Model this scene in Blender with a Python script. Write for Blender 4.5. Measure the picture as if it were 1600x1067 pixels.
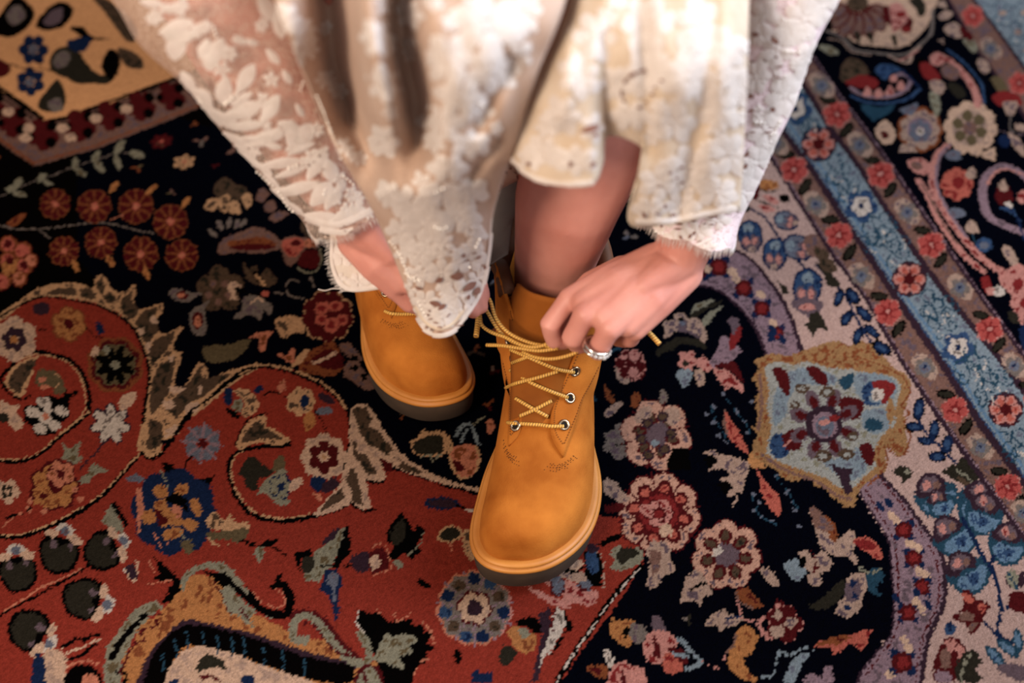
import bpy, bmesh, math, random
import numpy as np
from mathutils import Vector, Matrix
from mathutils.bvhtree import BVHTree

for _o in list(bpy.data.objects):
    bpy.data.objects.remove(_o, do_unlink=True)
scene = bpy.context.scene
COL = scene.collection
rnd = random.Random(7)

# ------------------------------------------------------------------ camera
W_, H_ = 1600.0, 1067.0
LENS = 40.0
FPX = LENS / 36.0 * W_
TH = math.radians(38.0)
CAM = Vector((0.0, -0.69, 0.885))
FWD = Vector((0.0, math.sin(TH), -math.cos(TH)))
RGT = Vector((1.0, 0.0, 0.0))
UPV = Vector((0.0, math.cos(TH), math.sin(TH)))

cd = bpy.data.cameras.new('camera')
cam = bpy.data.objects.new('camera', cd)
COL.objects.link(cam)
cam.location = CAM
cam.rotation_euler = (TH, 0.0, 0.0)
cd.sensor_width = 36.0
cd.lens = LENS
cd.clip_start = 0.02
cd.dof.use_dof = True
cd.dof.focus_distance = 0.975
cd.dof.aperture_fstop = 2.8
scene.camera = cam

# ------------------------------------------------------------------ light
world = bpy.data.worlds.new('room_light')
scene.world = world
world.use_nodes = True
wb = world.node_tree.nodes['Background']
wb.inputs[0].default_value = (1.0, 0.90, 0.84, 1)
wb.inputs[1].default_value = 0.58

def area_light(name, loc, target, size, sizey, power, color):
    ld = bpy.data.lights.new(name, 'AREA')
    ld.shape = 'RECTANGLE'; ld.size = size; ld.size_y = sizey
    ld.energy = power; ld.color = color
    o = bpy.data.objects.new(name, ld); COL.objects.link(o)
    o.location = loc
    o.rotation_euler = (Vector(target) - Vector(loc)).to_track_quat('-Z', 'Y').to_euler()
    return o
# daylight window on the person's left and a warm lamp behind the photographer
area_light('window_daylight', (1.9, 0.15, 1.75), (0.1, 0.0, 0.1), 1.2, 1.6, 102, (0.79, 0.88, 1.0))
area_light('floor_lamp', (-1.0, -1.45, 1.75), (0, 0, 0.1), 0.6, 0.6, 52, (1.0, 0.80, 0.60))

vs = scene.view_settings
vs.view_transform = 'Standard'
vs.look = 'None'
vs.gamma = 1.0
vs.use_curve_mapping = False
vs.exposure = 0.0

# ------------------------------------------------------------------ helpers
def ray(x, y):
    return (FWD + RGT * ((x - W_/2) / FPX) - UPV * ((y - H_/2) / FPX))
def gp(x, y, z=0.0):
    d = ray(x, y)
    return CAM + d * ((z - CAM.z) / d.z)
def pd(x, y, depth):
    return CAM + ray(x, y) * depth
def proj(p):
    v = p - CAM
    d = v.dot(FWD)
    return (W_/2 + FPX * v.dot(RGT)/d, H_/2 - FPX * v.dot(UPV)/d)

def lin(c):
    r = []
    for v in c[:3]:
        v = v / 255.0
        r.append(v/12.92 if v <= 0.04045 else ((v+0.055)/1.055)**2.4)
    return tuple(r)

def link(o, parent=None):
    COL.objects.link(o)
    if parent is not None:
        o.parent = parent
    return o
def mobj(name, verts, faces, mat, parent=None, smooth=True):
    me = bpy.data.meshes.new(name)
    me.from_pydata([tuple(v) for v in verts], [], faces)
    me.update()
    if smooth:
        me.polygons.foreach_set('use_smooth', [True]*len(me.polygons))
    me.materials.append(mat)
    return link(bpy.data.objects.new(name, me), parent)
def empty(name, loc=(0, 0, 0)):
    o = bpy.data.objects.new(name, None)
    COL.objects.link(o)
    o.location = loc
    o.empty_display_size = 0.05
    return o
def tag(o, label=None, cat=None, group=None, kind=None):
    if label: o['label'] = label
    if cat: o['category'] = cat
    if group: o['group'] = group
    if kind: o['kind'] = kind
    return o

def cr_spline(pts, n=8, closed=False):
    """Catmull-Rom through points (any dimension, numpy)."""
    P = np.array([tuple(p) for p in pts], dtype=float)
    m = len(P)
    out = []
    rng = range(m) if closed else range(m-1)
    for i in rng:
        if closed:
            p0, p1, p2, p3 = P[(i-1) % m], P[i], P[(i+1) % m], P[(i+2) % m]
        else:
            p1, p2 = P[i], P[i+1]
            p0 = P[i-1] if i > 0 else 2*p1 - p2
            p3 = P[i+2] if i+2 < m else 2*p2 - p1
        for k in range(n):
            t = k / n
            out.append(0.5*((2*p1) + (-p0+p2)*t + (2*p0-5*p1+4*p2-p3)*t*t + (-p0+3*p1-3*p2+p3)*t**3))
    if not closed:
        out.append(P[-1])
    return np.array(out)

# ------------------------------------------------------------------ materials
def new_mat(name):
    m = bpy.data.materials.new(name)
    m.use_nodes = True
    nt = m.node_tree
    return m, nt, nt.nodes['Principled BSDF']
def noise_mat(name, c1, c2, scale=40, rough=0.7, bump=0.0, bscale=None, detail=4, spec=0.3, sss=0.0, sheen=0.0, metal=0.0):
    m, nt, b = new_mat(name)
    tc = nt.nodes.new('ShaderNodeTexCoord')
    n = nt.nodes.new('ShaderNodeTexNoise'); n.inputs['Scale'].default_value = scale; n.inputs['Detail'].default_value = detail
    nt.links.new(tc.outputs['Object'], n.inputs['Vector'])
    r = nt.nodes.new('ShaderNodeValToRGB')
    r.color_ramp.elements[0].position = 0.3; r.color_ramp.elements[1].position = 0.72
    r.color_ramp.elements[0].color = (*lin(c1), 1); r.color_ramp.elements[1].color = (*lin(c2), 1)
    nt.links.new(n.outputs['Fac'], r.inputs['Fac'])
    nt.links.new(r.outputs['Color'], b.inputs['Base Color'])
    b.inputs['Roughness'].default_value = rough
    b.inputs['Specular IOR Level'].default_value = spec
    b.inputs['Metallic'].default_value = metal
    if sss:
        b.inputs['Subsurface Weight'].default_value = sss
        b.inputs['Subsurface Radius'].default_value = (0.006, 0.0025, 0.0015)
        b.inputs['Subsurface Scale'].default_value = 1.0
    if sheen:
        b.inputs['Sheen Weight'].default_value = sheen
        b.inputs['Sheen Roughness'].default_value = 0.4
    if bump:
        n2 = nt.nodes.new('ShaderNodeTexNoise'); n2.inputs['Scale'].default_value = bscale or scale*6; n2.inputs['Detail'].default_value = 3
        nt.links.new(tc.outputs['Object'], n2.inputs['Vector'])
        bp = nt.nodes.new('ShaderNodeBump'); bp.inputs['Strength'].default_value = bump; bp.inputs['Distance'].default_value = 0.001
        nt.links.new(n2.outputs['Fac'], bp.inputs['Height'])
        nt.links.new(bp.outputs['Normal'], b.inputs['Normal'])
    return m
# ================================================================== floor and rug
floor_mat = noise_mat('floor_boards', (92, 62, 40), (120, 84, 54), scale=9, rough=0.45, bump=0.1)
fl = mobj('floor', [(-3, -3, -0.012), (3, -3, -0.012), (3, 3, -0.012), (-3, 3, -0.012)], [(0, 1, 2, 3)], floor_mat, smooth=False)
tag(fl, kind='structure')

# woven pattern, drawn as coloured areas in the plane of the rug (1 cell = 1 mm)
RX0, RX1, RY0, RY1, RC = -0.80, 0.80, -0.46, 0.72, 0.001
GW, GH = int(round((RX1-RX0)/RC)), int(round((RY1-RY0)/RC))
PAL = dict(nv=(4, 5, 13), bk=(6, 4, 4), rd=(134, 48, 37), r2=(104, 42, 35), cr=(192, 156, 132), c2=(164, 134, 118), tb=(214, 154, 106), cl=(186, 142, 106), pl=(184, 112, 88), gm=(148, 145, 138), tm=(146, 108, 72), rf=(164, 72, 66), c3=(186, 140, 120),
           ta=(176, 122, 78), go=(168, 110, 66), br=(78, 60, 47), dg=(40, 36, 29), gy=(112, 99, 92), sl=(96, 98, 110),
           lb=(120, 130, 137), mb=(48, 68, 98), db=(22, 34, 62), ma=(74, 20, 22), pk=(182, 122, 112), sa=(172, 88, 74),
           rs=(122, 66, 40), pu=(50, 33, 42), mv=(132, 106, 114), wh=(192, 176, 164), tl=(36, 62, 78), gr=(128, 122, 104),
           bd=(116, 84, 74), dr=(118, 36, 36), cz=(176, 144, 134), sb=(92, 116, 138), pb=(96, 78, 84), ol=(92, 78, 56))
KEYS = list(PAL)
IDX = {k: i for i, k in enumerate(KEYS)}
canvas = np.full((GH, GW), IDX['nv'], dtype=np.uint8)
crop = [0.0, 0.0, 1.0]
def K(ox, oy, s=4.0):
    crop[:] = [ox, oy, s]
def parse(s):
    if isinstance(s, str):
        return [tuple(float(v) for v in q.split(',')) for q in s.split()]
    return s
def plane(pts):
    """photo points of the current crop -> cells of the rug plane"""
    A = np.array(pts, dtype=float)
    x = A[:, 0]/crop[2] + crop[0]; y = A[:, 1]/crop[2] + crop[1]
    u = (x - W_/2)/FPX; v = (y - H_/2)/FPX
    dy = FWD.y - v*UPV.y; dz = FWD.z - v*UPV.z
    t = -CAM.z/dz
    return np.stack([((CAM.x + u*t) - RX0)/RC, ((CAM.y + dy*t) - RY0)/RC], axis=1)
WARM = {'c2': 'cl', 'pk': 'pl'}
def raster(P, col):
    # the warm light on the person's right is put into the wool colours
    if col in WARM and P[:, 0].mean() < 780: col = WARM[col]
    x0, x1 = int(max(0, math.floor(P[:, 0].min()))), int(min(GW, math.ceil(P[:, 0].max())+1))
    y0, y1 = int(max(0, math.floor(P[:, 1].min()))), int(min(GH, math.ceil(P[:, 1].max())+1))
    if x1 <= x0 or y1 <= y0:
        return
    gx = np.arange(x0, x1)[None, :] + 0.5
    gy = np.arange(y0, y1)[:, None] + 0.5
    ins = np.zeros((y1-y0, x1-x0), dtype=bool)
    Q = np.roll(P, -1, axis=0)
    for (ax, ay), (bx, by) in zip(P, Q):
        if ay == by:
            continue
        cond = (ay > gy) != (by > gy)
        xi = ax + (gy - ay)*(bx-ax)/(by-ay)
        ins ^= cond & (gx < xi)
    canvas[y0:y1, x0:x1][ins] = IDX[col]
def F(col, s):
    raster(plane(parse(s)), col)
def B(col, s, n=5):
    raster(plane(cr_spline(parse(s), n, True)), col)
def S(col, w, s, smooth=True, taper=False, dash=None):
    P = parse(s)
    if smooth and len(P) > 2:
        P = cr_spline(P, 6)
    P = plane(P)
    hw0 = w * 0.5 / 1.72
    m = len(P)
    for i in range(m-1):
        if dash and (i % dash) == dash-1:
            continue
        a, b = P[i], P[i+1]
        hw = hw0 * ((1 - i/(m-1)) if taper else 1.0)
        x0, x1 = int(max(0, min(a[0], b[0])-hw-1)), int(min(GW, max(a[0], b[0])+hw+2))
        y0, y1 = int(max(0, min(a[1], b[1])-hw-1)), int(min(GH, max(a[1], b[1])+hw+2))
        if x1 <= x0 or y1 <= y0:
            continue
        gx = np.arange(x0, x1)[None, :]+0.5; gy = np.arange(y0, y1)[:, None]+0.5
        d = b-a; L2 = max(1e-9, d.dot(d))
        t = np.clip(((gx-a[0])*d[0] + (gy-a[1])*d[1])/L2, 0, 1)
        dist = (gx-a[0]-t*d[0])**2 + (gy-a[1]-t*d[1])**2
        canvas[y0:y1, x0:x1][dist < hw*hw] = IDX[WARM.get(col, col) if a[0] < 780 else col]
def E(col, cx, cy, rx, ry=None, rot=0.0, n=18):
    ry = ry or rx
    c, s = math.cos(math.radians(rot)), math.sin(math.radians(rot))
    pts = []
    for i in range(n):
        a = 2*math.pi*i/n
        ex, ey = rx*math.cos(a), ry*math.sin(a)
        pts.append((cx + ex*c - ey*s, cy + ex*s + ey*c))
    raster(plane(pts), col)
def R(cx, cy, r, n, petal, out=None, cen=None, dot=None, rot=0.0, pr=0.40, cr_=0.30, ow=0.12, dr=0.5, dd=0.55):
    """rosette: n round petals on a ring, outline, dots in the petals, centre"""
    ring = [(cx + r*0.62*math.cos(math.radians(rot)+2*math.pi*i/n), cy + r*0.62*math.sin(math.radians(rot)+2*math.pi*i/n)) for i in range(n)]
    if out:
        for (x, y) in ring: E(out, x, y, r*(pr+ow))
        E(out, cx, cy, r*0.6)
    for (x, y) in ring: E(petal, x, y, r*pr)
    if dot:
        for i in range(n):
            a = math.radians(rot)+2*math.pi*i/n
            E(dot, cx + r*dd*math.cos(a), cy + r*dd*math.sin(a), r*pr*dr*1.1, r*pr*dr*0.75, math.degrees(a))
    if cen: E(cen, cx, cy, r*cr_)
def D(cx, cy, r, n, col, out=None, cen=None, rot=0.0, w=0.2):
    """daisy: n narrow pointed petals"""
    for k in (0, 1):
        c = out if k == 0 else col
        if not c: continue
        g = 1.16 if k == 0 else 1.0
        for i in range(n):
            a = math.radians(rot)+2*math.pi*i/n
            E(c, cx + 0.58*r*math.cos(a), cy + 0.58*r*math.sin(a), 0.42*r*g, w*r*g*(1.25 if k == 0 else 1), math.degrees(a), 12)
    if cen: E(cen, cx, cy, r*0.22)

# ---------------- red field with its scrolls
K(0, 0, 1)
F('bk', '-200,-100 330,-100 330,300 560,420 560,640 -200,640')
F('nv', '120,130 330,200 560,420 560,640 300,640 120,400')
B('rd', '-160,600 -60,520 20,482 55,464 110,456 150,464 190,492 215,525 230,575 235,620 232,665 222,705 232,716 262,690 292,660 330,624 370,592 400,577 440,573 480,590 515,612 540,640 548,690 556,720 585,725 640,742 700,760 760,778 860,800 985,812 1005,850 1000,886 960,950 910,1015 860,1085 830,1250 -300,1250 -300,700')
K(700, 800, 4)
F('rd', '900,100 1090,60 1220,330 1000,600 700,1080 0,1080 0,300')
# leaves of the scroll edge (first lobe)
K(0, 420, 4)
B('c2', '0,280 120,200 240,120 360,92 500,92 580,120 590,70 630,35 670,70 690,110 740,150 790,130 840,100 850,150 840,200 870,255 940,235 1015,215 1010,270 980,320 1000,400 1060,390 1145,355 1110,420 1080,500 1130,520 1120,600 1090,680 1110,760 1180,690 1240,590 1290,620 1310,680 1420,640 1600,590 1600,630 1480,700 1300,850 1160,960 1080,1060 880,1060 900,960 905,860 930,720 930,640 900,540 870,430 830,350 760,290 680,250 580,205 470,190 360,170 240,180 120,240 0,330')
F('br', '270,160 360,120 470,115 480,170 380,160')
F('br', '495,130 560,115 600,160 590,190 505,185')
F('br', '590,90 640,55 660,110 640,170 610,130')
F('br', '640,180 690,140 730,180 710,220 660,210')
F('br', '760,190 830,130 820,190 865,250 850,300 800,320 750,260')
F('br', '840,330 900,260 990,235 960,310 985,340 990,390 920,470 880,430')
F('br', '920,520 960,450 1100,380 1070,470 1000,560 950,610')
F('br', '950,690 1000,590 1100,550 1080,680 1060,760 1000,860 950,920 930,860')
F('br', '1090,800 1190,700 1250,610 1270,690 1400,660 1500,640 1300,790 1200,830 1110,930 1000,1000 940,960 980,890 1060,860')
F('cr', '900,470 950,450 930,530') ; F('cr', '1050,560 1090,530 1080,600')
B('cr', '860,380 890,370 900,400 870,410'); B('cr', '940,300 970,300 990,340 950,340')
B('cr', '1060,730 1120,740 1160,750 1100,780 1060,760'); B('cr', '1020,830 1070,820 1090,860 1040,880')
B('cr', '1160,860 1240,830 1230,890 1170,910'); B('cr', '1010,1010 1080,980 1120,1000 1060,1050 1020,1050')
B('cr', '1240,740 1260,730 1260,780 1235,780')
S('bk', 5, '0,300 120,230 240,180 370,180 480,200 600,225 700,270 790,330 860,420 900,520 930,620 925,740 905,860 890,1000')
S('bk', 4, '1600,620 1450,700 1300,820 1180,900 1110,1000 1080,1080')
# inner curl of the first lobe
K(0, 420, 4)
S('bk', 7, '0,680 60,620 130,550 230,515 330,535 430,565 500,630 540,720 560,820 545,900 490,960 400,1030 330,1080')
K(0, 640, 4)
S('bk', 7, '560,20 500,60 420,130 330,210 260,270 180,310 80,330 -60,310')
S('c2', 3, '560,10 420,115 330,195 260,255 180,295 80,312 -60,295', dash=5)
K(0, 420, 4)
S('c2', 2.6, '130,570 230,530 330,550 420,580 480,640 520,730 535,820 520,900 470,960 390,1020')
B('c2', '30,720 70,620 170,560 250,545 200,590 215,640 180,700 150,790 110,800 60,760 40,740')
B('br', '50,710 100,620 190,570 225,590 190,650 150,720 120,780 80,760')
S('bk', 4, '10,700 40,760 90,800 150,815 180,790')
# lower edge line of lobe
K(0, 640, 4)
S('bk', 8, '880,270 800,360 720,450 640,540 520,620 400,690 280,740 180,780 80,795 -60,790')
S('c2', 3.2, '875,275 800,350 715,445 630,530 520,605 400,672 280,728 180,768 80,782 -60,778', dash=4)
B('c2', '880,110 930,60 960,20 1000,-10 1100,60 1060,130 1010,200 1010,270 940,310 890,270 860,250')
B('br', '930,60 1010,90 1020,160 990,230 940,250 910,220 930,150')
S('bk', 6, '885,270 920,305 990,290 1040,230 1100,150 1200,20')
B('cr', '1030,130 1080,100 1110,120 1070,150')
# flowers in the first lobe
K(0, 420, 4)
R(430, 345, 105, 6, 'go', 'rs', 'ma', rot=20, pr=0.36)
E('pu', 260, 250, 55, 40); E('db', 625, 370, 22, 45, -20); S('bk', 2, '540,370 590,420 640,430')
R(90, 440, 135, 6, 'cr', None, None, rot=30, pr=0.46); E('cr', 90, 440, 80); R(90, 440, 85, 6, 'pu', None, 'go', rot=10, pr=0.34)
S('bk', 2.5, '240,385 300,375')
R(720, 600, 175, 8, 'ma', 'rs', None, rot=22, pr=0.30); E('ol', 720, 600, 125)
D(720, 600, 130, 8, 'bk', 'ol', 'gr', rot=22, w=0.20)
B('cr', '570,520 600,480 620,530 580,545'); B('gr', '640,500 670,480 690,520 660,530')
D(690, 970, 125, 7, 'wh', 'pu', 'wh', rot=-90, w=0.22)
B('cr', '750,830 770,790 850,770 840,830 800,870 750,880')
B('cr', '0,820 60,850 130,860 100,900 150,960 110,1010 60,980 30,920 0,930'); E('dg', 20, 930, 40, 30)
F('bk', '150,860 230,850 240,800 330,790 390,830 410,750 440,790 430,850 430,930 380,960 350,1030 230,1050 200,980 150,950')
for (x, y, a, b) in [(275, 835, 50, 34), (205, 895, 48, 32), (385, 890, 45, 30), (255, 1000, 45, 32), (340, 980, 42, 30), (280, 930, 42, 36), (300, 880, 30, 24)]:
    E('wh', x, y, a, b, 20)
E('pk', 285, 925, 22)
S('bk', 8, '380,820 470,775'); B('ol', '220,690 260,620 300,640 350,640 390,700 410,760 350,790 330,740 280,750 250,740')
E('pk', 265, 690, 30, 18); E('pk', 280, 740, 28, 16); S('c2', 2, '340,640 370,690 350,740')
# red field motifs, lower left
K(0, 640, 4)
B('gr', '390,200 430,250 500,200 490,280 520,300 470,340 420,320 380,300 400,260')
B('gr', '500,430 560,380 580,340 670,380 600,400 560,450 520,470')
S('pu', 3, '650,200 600,270 540,330 500,380')
R(340, 480, 150, 7, 'go', 'ma', None, rot=0, pr=0.33); R(380, 400, 90, 5, 'pk', 'ma', None, rot=30, pr=0.36)
R(270, 540, 70, 5, 'go', None, 'ma', rot=0)
for (x, y) in [(190, 570), (180, 625), (280, 635), (500, 560), (470, 500)]: E('pk', x, y, 20)
R(45, 510, 75, 5, 'cr', None, None, rot=10, pr=0.44); R(45, 510, 45, 4, 'dg', None, 'cr', rot=45)
S('bk', 4, '30,680 90,660 150,640 190,610'); S('pk', 2.5, '10,740 60,690 140,640')
B('sl', '780,430 860,405 910,430 850,455')
R(1265, 210, 120, 8, 'sl', None, None, rot=15, pr=0.33); D(1265, 210, 135, 8, 'mv', None, 'ma', rot=5, w=0.08)
S('bk', 2.5, '1200,290 1160,340 1150,400')
# blue and gold palmette
F('bk', '1010,330 1080,340 1100,400 1180,410 1230,440 1320,420 1360,390 1290,490 1200,480 1040,420')
R(1090, 640, 265, 8, 'db', None, 'db', rot=10, pr=0.42, cr_=0.6)
F('pk', '850,500 880,490 900,600 870,770 900,780 860,770'); S('pk', 2, '960,770 1010,860 1060,830')
for (x, y, a, b, r) in [(1000, 510, 48, 42, 30), (1135, 500, 48, 34, -30), (1225, 610, 30, 62, -20), (1190, 720, 50, 40, 10), (930, 670, 48, 45, 0), (1080, 775, 70, 36, -15)]:
    E('go', x, y, a, b, r)
B('go', '960,580 1030,560 1060,620 1100,660 1140,690 1130,730 1060,720 1000,730 980,650')
B('pk', '1070,600 1120,590 1140,650 1100,670'); B('ma', '970,620 1020,650 1050,700 1000,720 980,670')
B('bk', '1030,560 1100,520 1160,560 1180,640 1130,600 1080,590')
S('gr', 2, '1000,380 1030,430 1050,490'); S('gr', 2, '1120,740 1150,800 1180,820')
B('c2', '1290,690 1340,640 1400,690 1440,650 1470,700 1560,710 1540,750 1420,755 1320,750')
B('ol', '1290,770 1420,755 1560,745 1500,830 1400,810 1320,820'); S('c2', 2, '1300,800 1360,850 1460,830')
S('bk', 2.5, '1500,820 1590,840'); B('ol', '1130,830 1200,820 1210,890 1170,900')
# tulips along the stem
def tulip(x, y, r, rot):
    c, s = math.cos(math.radians(rot)), math.sin(math.radians(rot))
    T = lambda pts: [(x + r*(a*c - b*s), y + r*(a*s + b*c)) for a, b in pts]
    B('bk', T([(-0.2, -1.0), (0.5, -0.95), (0.95, -0.6), (0.7, -0.1), (0.95, 0.6), (0.3, 1.0), (-0.5, 0.95), (-1.0, 0.5), (-1.05, -0.4)]))
    B('dg', T([(-0.2, -0.85), (0.4, -0.75), (0.55, -0.3), (0.35, 0), (0.55, 0.4), (0.3, 0.85), (-0.4, 0.8), (-0.85, 0.4), (-0.9, -0.35)]))
    B('pb', T([(0.2, -0.55), (0.55, -0.45), (0.4, -0.2), (0.1, -0.3)])); B('pb', T([(0.2, 0.5), (0.6, 0.3), (0.5, 0.6)]))
    B('cr', T([(0.7, -0.95), (1.0, -0.75), (0.95, -0.3), (0.75, -0.25), (0.6, -0.6)])); B('cr', T([(0.75, 0.2), (1.05, 0.25), (1.0, 0.7), (0.75, 1.0), (0.55, 0.8)]))
    B('wh', T([(1.0, -0.45), (1.35, -0.35), (1.45, 0), (1.3, 0.4), (1.0, 0.4), (0.95, 0)])); E('sl', *T([(1.12, 0.0)])[0], r*0.24)
tulip(110, 1010, 120, -95); tulip(370, 890, 125, -75); tulip(650, 880, 120, -25)
B('gr', '640,700 700,590 740,680 780,770 700,740'); S('bk', 7, '710,590 750,650 790,720')
S('wh', 3, '770,1000 830,1060'); S('cr', 3, '860,960 850,1060')
K(0, 800, 4)
tulip(530, 540, 130, 15); tulip(190, 740, 130, 35)
S('bk', 4, '0,650 60,610 180,550 340,460 450,400 560,330'); S('pk', 2.5, '20,620 150,540 260,470 400,410 520,350')
B('pu', '790,340 830,330 860,400 840,430 800,400'); S('cr', 2.4, '780,350 800,400 840,435 860,380 850,300')
B('cr', '280,870 400,880 400,1080 270,1080'); B('db', '210,900 270,900 280,1080 200,1080'); S('cr', 3, '420,880 520,840 630,790')
S('bk', 6, '390,840 440,820 480,790 530,800 570,770 620,770'); S('bk', 5, '420,920 500,900 600,820')
E('bk', 520, 1060, 120, 110); E('pk', 560, 1060, 55, 50); S('pk', 2.5, '400,1000 450,950 540,930 620,960')
# big gold cartouche at the near edge
B('go', '800,1100 760,960 830,820 900,700 990,640 1060,560 1120,450 1180,400 1300,400 1400,480 1480,600 1600,640 1720,700 1900,790 2100,810 2220,900 2400,960 2330,1060 2200,1160 900,1160')
F('gr', '640,960 680,830 760,720 850,600 980,550 1020,590 900,690 830,790 750,960 760,1100 660,1100')
F('go', '850,740 980,700 1000,640 900,690') ; S('bk', 9, '700,910 760,800 830,720 910,640'); S('bk', 5, '730,1000 790,1010 770,1080')
F('bk', '960,280 1060,360 1130,430 1130,490 1060,560 1010,570 1060,480 1080,440 960,420 1000,380')
F('go', '1150,470 1200,440 1240,480 1220,530 1180,520')
S('pk', 2, '920,270 940,320 970,380'); S('pk', 2, '930,450 990,440 1060,420')
B('gr', '1130,430 1180,360 1300,310 1400,320 1470,380 1560,500 1700,650 1640,640 1540,520 1460,440 1360,370 1260,360 1180,410 1150,500')
F('bk', '1270,370 1380,380 1470,440 1520,500 1600,530 1600,600 1480,510 1400,480')
F('gr', '1340,450 1440,520 1480,570 1440,620 1500,570 1600,620 1560,670 1600,740 1430,600')
S('ma', 3, '1340,440 1400,550 1440,640 1480,580 1560,680'); S('ma', 3, '1010,640 960,650 980,710 870,740 910,800 840,820 800,900 740,1010')
S('pu', 12, '880,1060 950,900 1060,780 1150,700 1250,710 1400,740 1600,790 1800,860 2000,920 2200,960', )
S('bk', 30, '960,1080 1010,930 1090,820 1170,770 1300,780 1500,830 1700,900 1900,970 2150,1010')
B('cr', '1010,1120 1060,980 1120,890 1220,840 1330,850 1500,900 1650,960 1800,1010 2000,1090 1900,1200 1000,1200')
for i, (x, y) in enumerate([(1010, 930), (1090, 860), (1160, 800), (1260, 810), (1350, 830), (1440, 830), (1520, 850), (1640, 900), (1760, 930), (1890, 970)]):
    S('tl', 2.2, [(x, y-60), (x+14, y), (x+10, y+60)])
B('dg', '1220,990 1250,920 1310,890 1390,920 1410,990 1370,970 1300,980'); S('ma', 4, '1250,1040 1320,1020 1370,1060'); E('db', 1550, 1050, 45, 35); E('db', 1085, 1060, 30, 20)
K(350, 800, 4)
S('bk', 12, '0,400 60,440 130,500 190,570 260,620 340,640 400,620 415,540 380,470 340,440', ); S('gr', 7, '0,340 70,420 140,500'); S('pk', 2.2, '160,490 240,560 330,600 380,570 370,510 300,480')
B('gr', '0,470 40,460 80,520 120,560 200,620 150,650 100,590 50,640 0,560')
S('bk', 7, '340,450 345,400'); S('bk', 6, '300,470 350,460')
S('ma', 15, '440,650 480,640 560,650 640,720 700,810 760,870 830,930'); S('gr', 11, '500,810 450,800 430,740 450,670 520,650 590,690 650,770 720,860 800,930 880,940 910,880 880,800 850,760')
S('ma', 3, '490,690 560,700 620,780 700,870 790,900 850,910'); E('gr', 495, 795, 36, 28)
F('bk', '860,610 920,640 960,620 1020,680 1100,670 1170,670 1180,710 1240,700 1250,750 1300,760 1270,820 1310,850 1260,890 1270,940 1210,960 1170,1080 990,1080 960,960 930,880 900,780 820,690')
B('gr', '940,900 990,800 1020,740 1050,790 1110,760 1210,790 1170,840 1180,880 1100,910 1130,980 1060,960 960,930')
S('wh', 2.2, '850,610 830,700 870,750'); S('pk', 2.2, '950,600 980,640'); S('pk', 2.2, '1070,630 1080,680 1160,640'); S('pk', 2.2, '1235,690 1290,740 1310,820'); S('pk', 2, '1290,910 1230,940 1190,1010')
B('ma', '830,1000 870,960 930,950 980,1000 990,1080 820,1080'); B('gr', '850,1010 890,975 930,975 960,1020 980,1080 840,1080'); S('ma', 5, '870,1000 890,1060')
# arrow palmette, bud and small motifs in the red field
F('gr', '490,400 560,330 560,260 620,210 660,170 720,110 760,90 740,180 700,280 680,340 630,380 600,430 520,430')
F('bk', '770,80 790,180 790,260 750,290 720,340 680,350 700,280 740,170 750,100'); F('bk', '440,250 550,235 540,270 480,290 480,370 450,330')
E('dg', 525, 330, 42, 55, 20); F('db', '630,370 700,350 740,420 740,470 710,500 720,600 710,660 690,690 680,600 650,520 600,490 620,430'); E('sl', 680, 420, 38, 44); S('sl', 4, '685,460 690,560')
S('bk', 3, '600,340 720,335 820,335')
B('pu', '610,180 680,120 720,90 700,150 640,200')
B('pu', '790,290 870,250 920,270 920,340 860,380 810,350'); F('ma', '910,250 990,210 1030,270 1030,350 920,390 910,330'); B('cr', '920,280 960,270 980,330 940,360 915,340'); S('pk', 2, '930,220 990,190 1030,260 1040,350 940,390')
F('bk', '1010,130 1060,50 1110,0 1160,60 1180,120 1210,80 1250,110 1240,160 1200,190 1240,240 1180,290 1120,260 1060,300 1030,290 1060,210 1020,180')
B('dg', '1040,130 1090,60 1130,50 1130,150 1080,210 1040,180'); E('gr', 1090, 325, 40, 22, 40); S('gr', 2, '1150,270 1230,190 1250,130')
B('c2', '1330,160 1380,90 1460,90 1490,140 1440,190 1350,180'); B('dg', '1345,150 1390,105 1450,100 1475,140 1430,180 1360,170'); S('pk', 2, '1410,200 1430,240')
B('c2', '1490,130 1540,100 1600,120 1600,260 1540,300 1500,240'); 
B('bk', '240,190 320,165 340,180 290,215 240,215'); S('bk', 2.5, '120,180 180,210 280,210 350,245 400,275'); B('gr', '200,230 240,220 255,280 220,310 195,280'); B('ol', '215,235 240,230 242,275 222,290')
F('bk', '1210,410 1300,450 1300,480 1260,480 1210,440'); B('bk', '1440,860 1480,880 1470,960 1440,920')
# large blue-grey rosette
K(700, 800, 4)
R(165, 600, 255, 11, 'gy', 'pk', None, rot=8, pr=0.27, ow=0.05); E('gy', 165, 600, 190)
for i in range(11):
    a = math.radians(8 + i*360/11); S('mv', 2.4, [(165+90*math.cos(a+.28), 600+90*math.sin(a+.28)), (165+245*math.cos(a+.28), 600+245*math.sin(a+.28))])
for i in (0, 2, 3, 5, 6, 8, 9):
    a = math.radians(8 + i*360/11); E('mb' if i % 2 else 'db', 165+185*math.cos(a), 600+185*math.sin(a), 42, 38)
for i in (1, 4, 7, 10):
    a = math.radians(8 + i*360/11); E('br', 165+170*math.cos(a), 600+170*math.sin(a), 40, 34)
R(165, 600, 105, 6, 'cr', 'ma', 'pu', rot=10, pr=0.36, cr_=0.5)
B('bk', '420,690 480,660 550,660 590,740 540,750 500,720 450,710'); B('go', '370,750 420,710 480,750 550,770 540,850 490,890 430,860 400,810'); B('gr', '440,740 490,720 510,770 470,790'); B('dg', '320,870 370,830 430,870 400,930 340,960')
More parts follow.
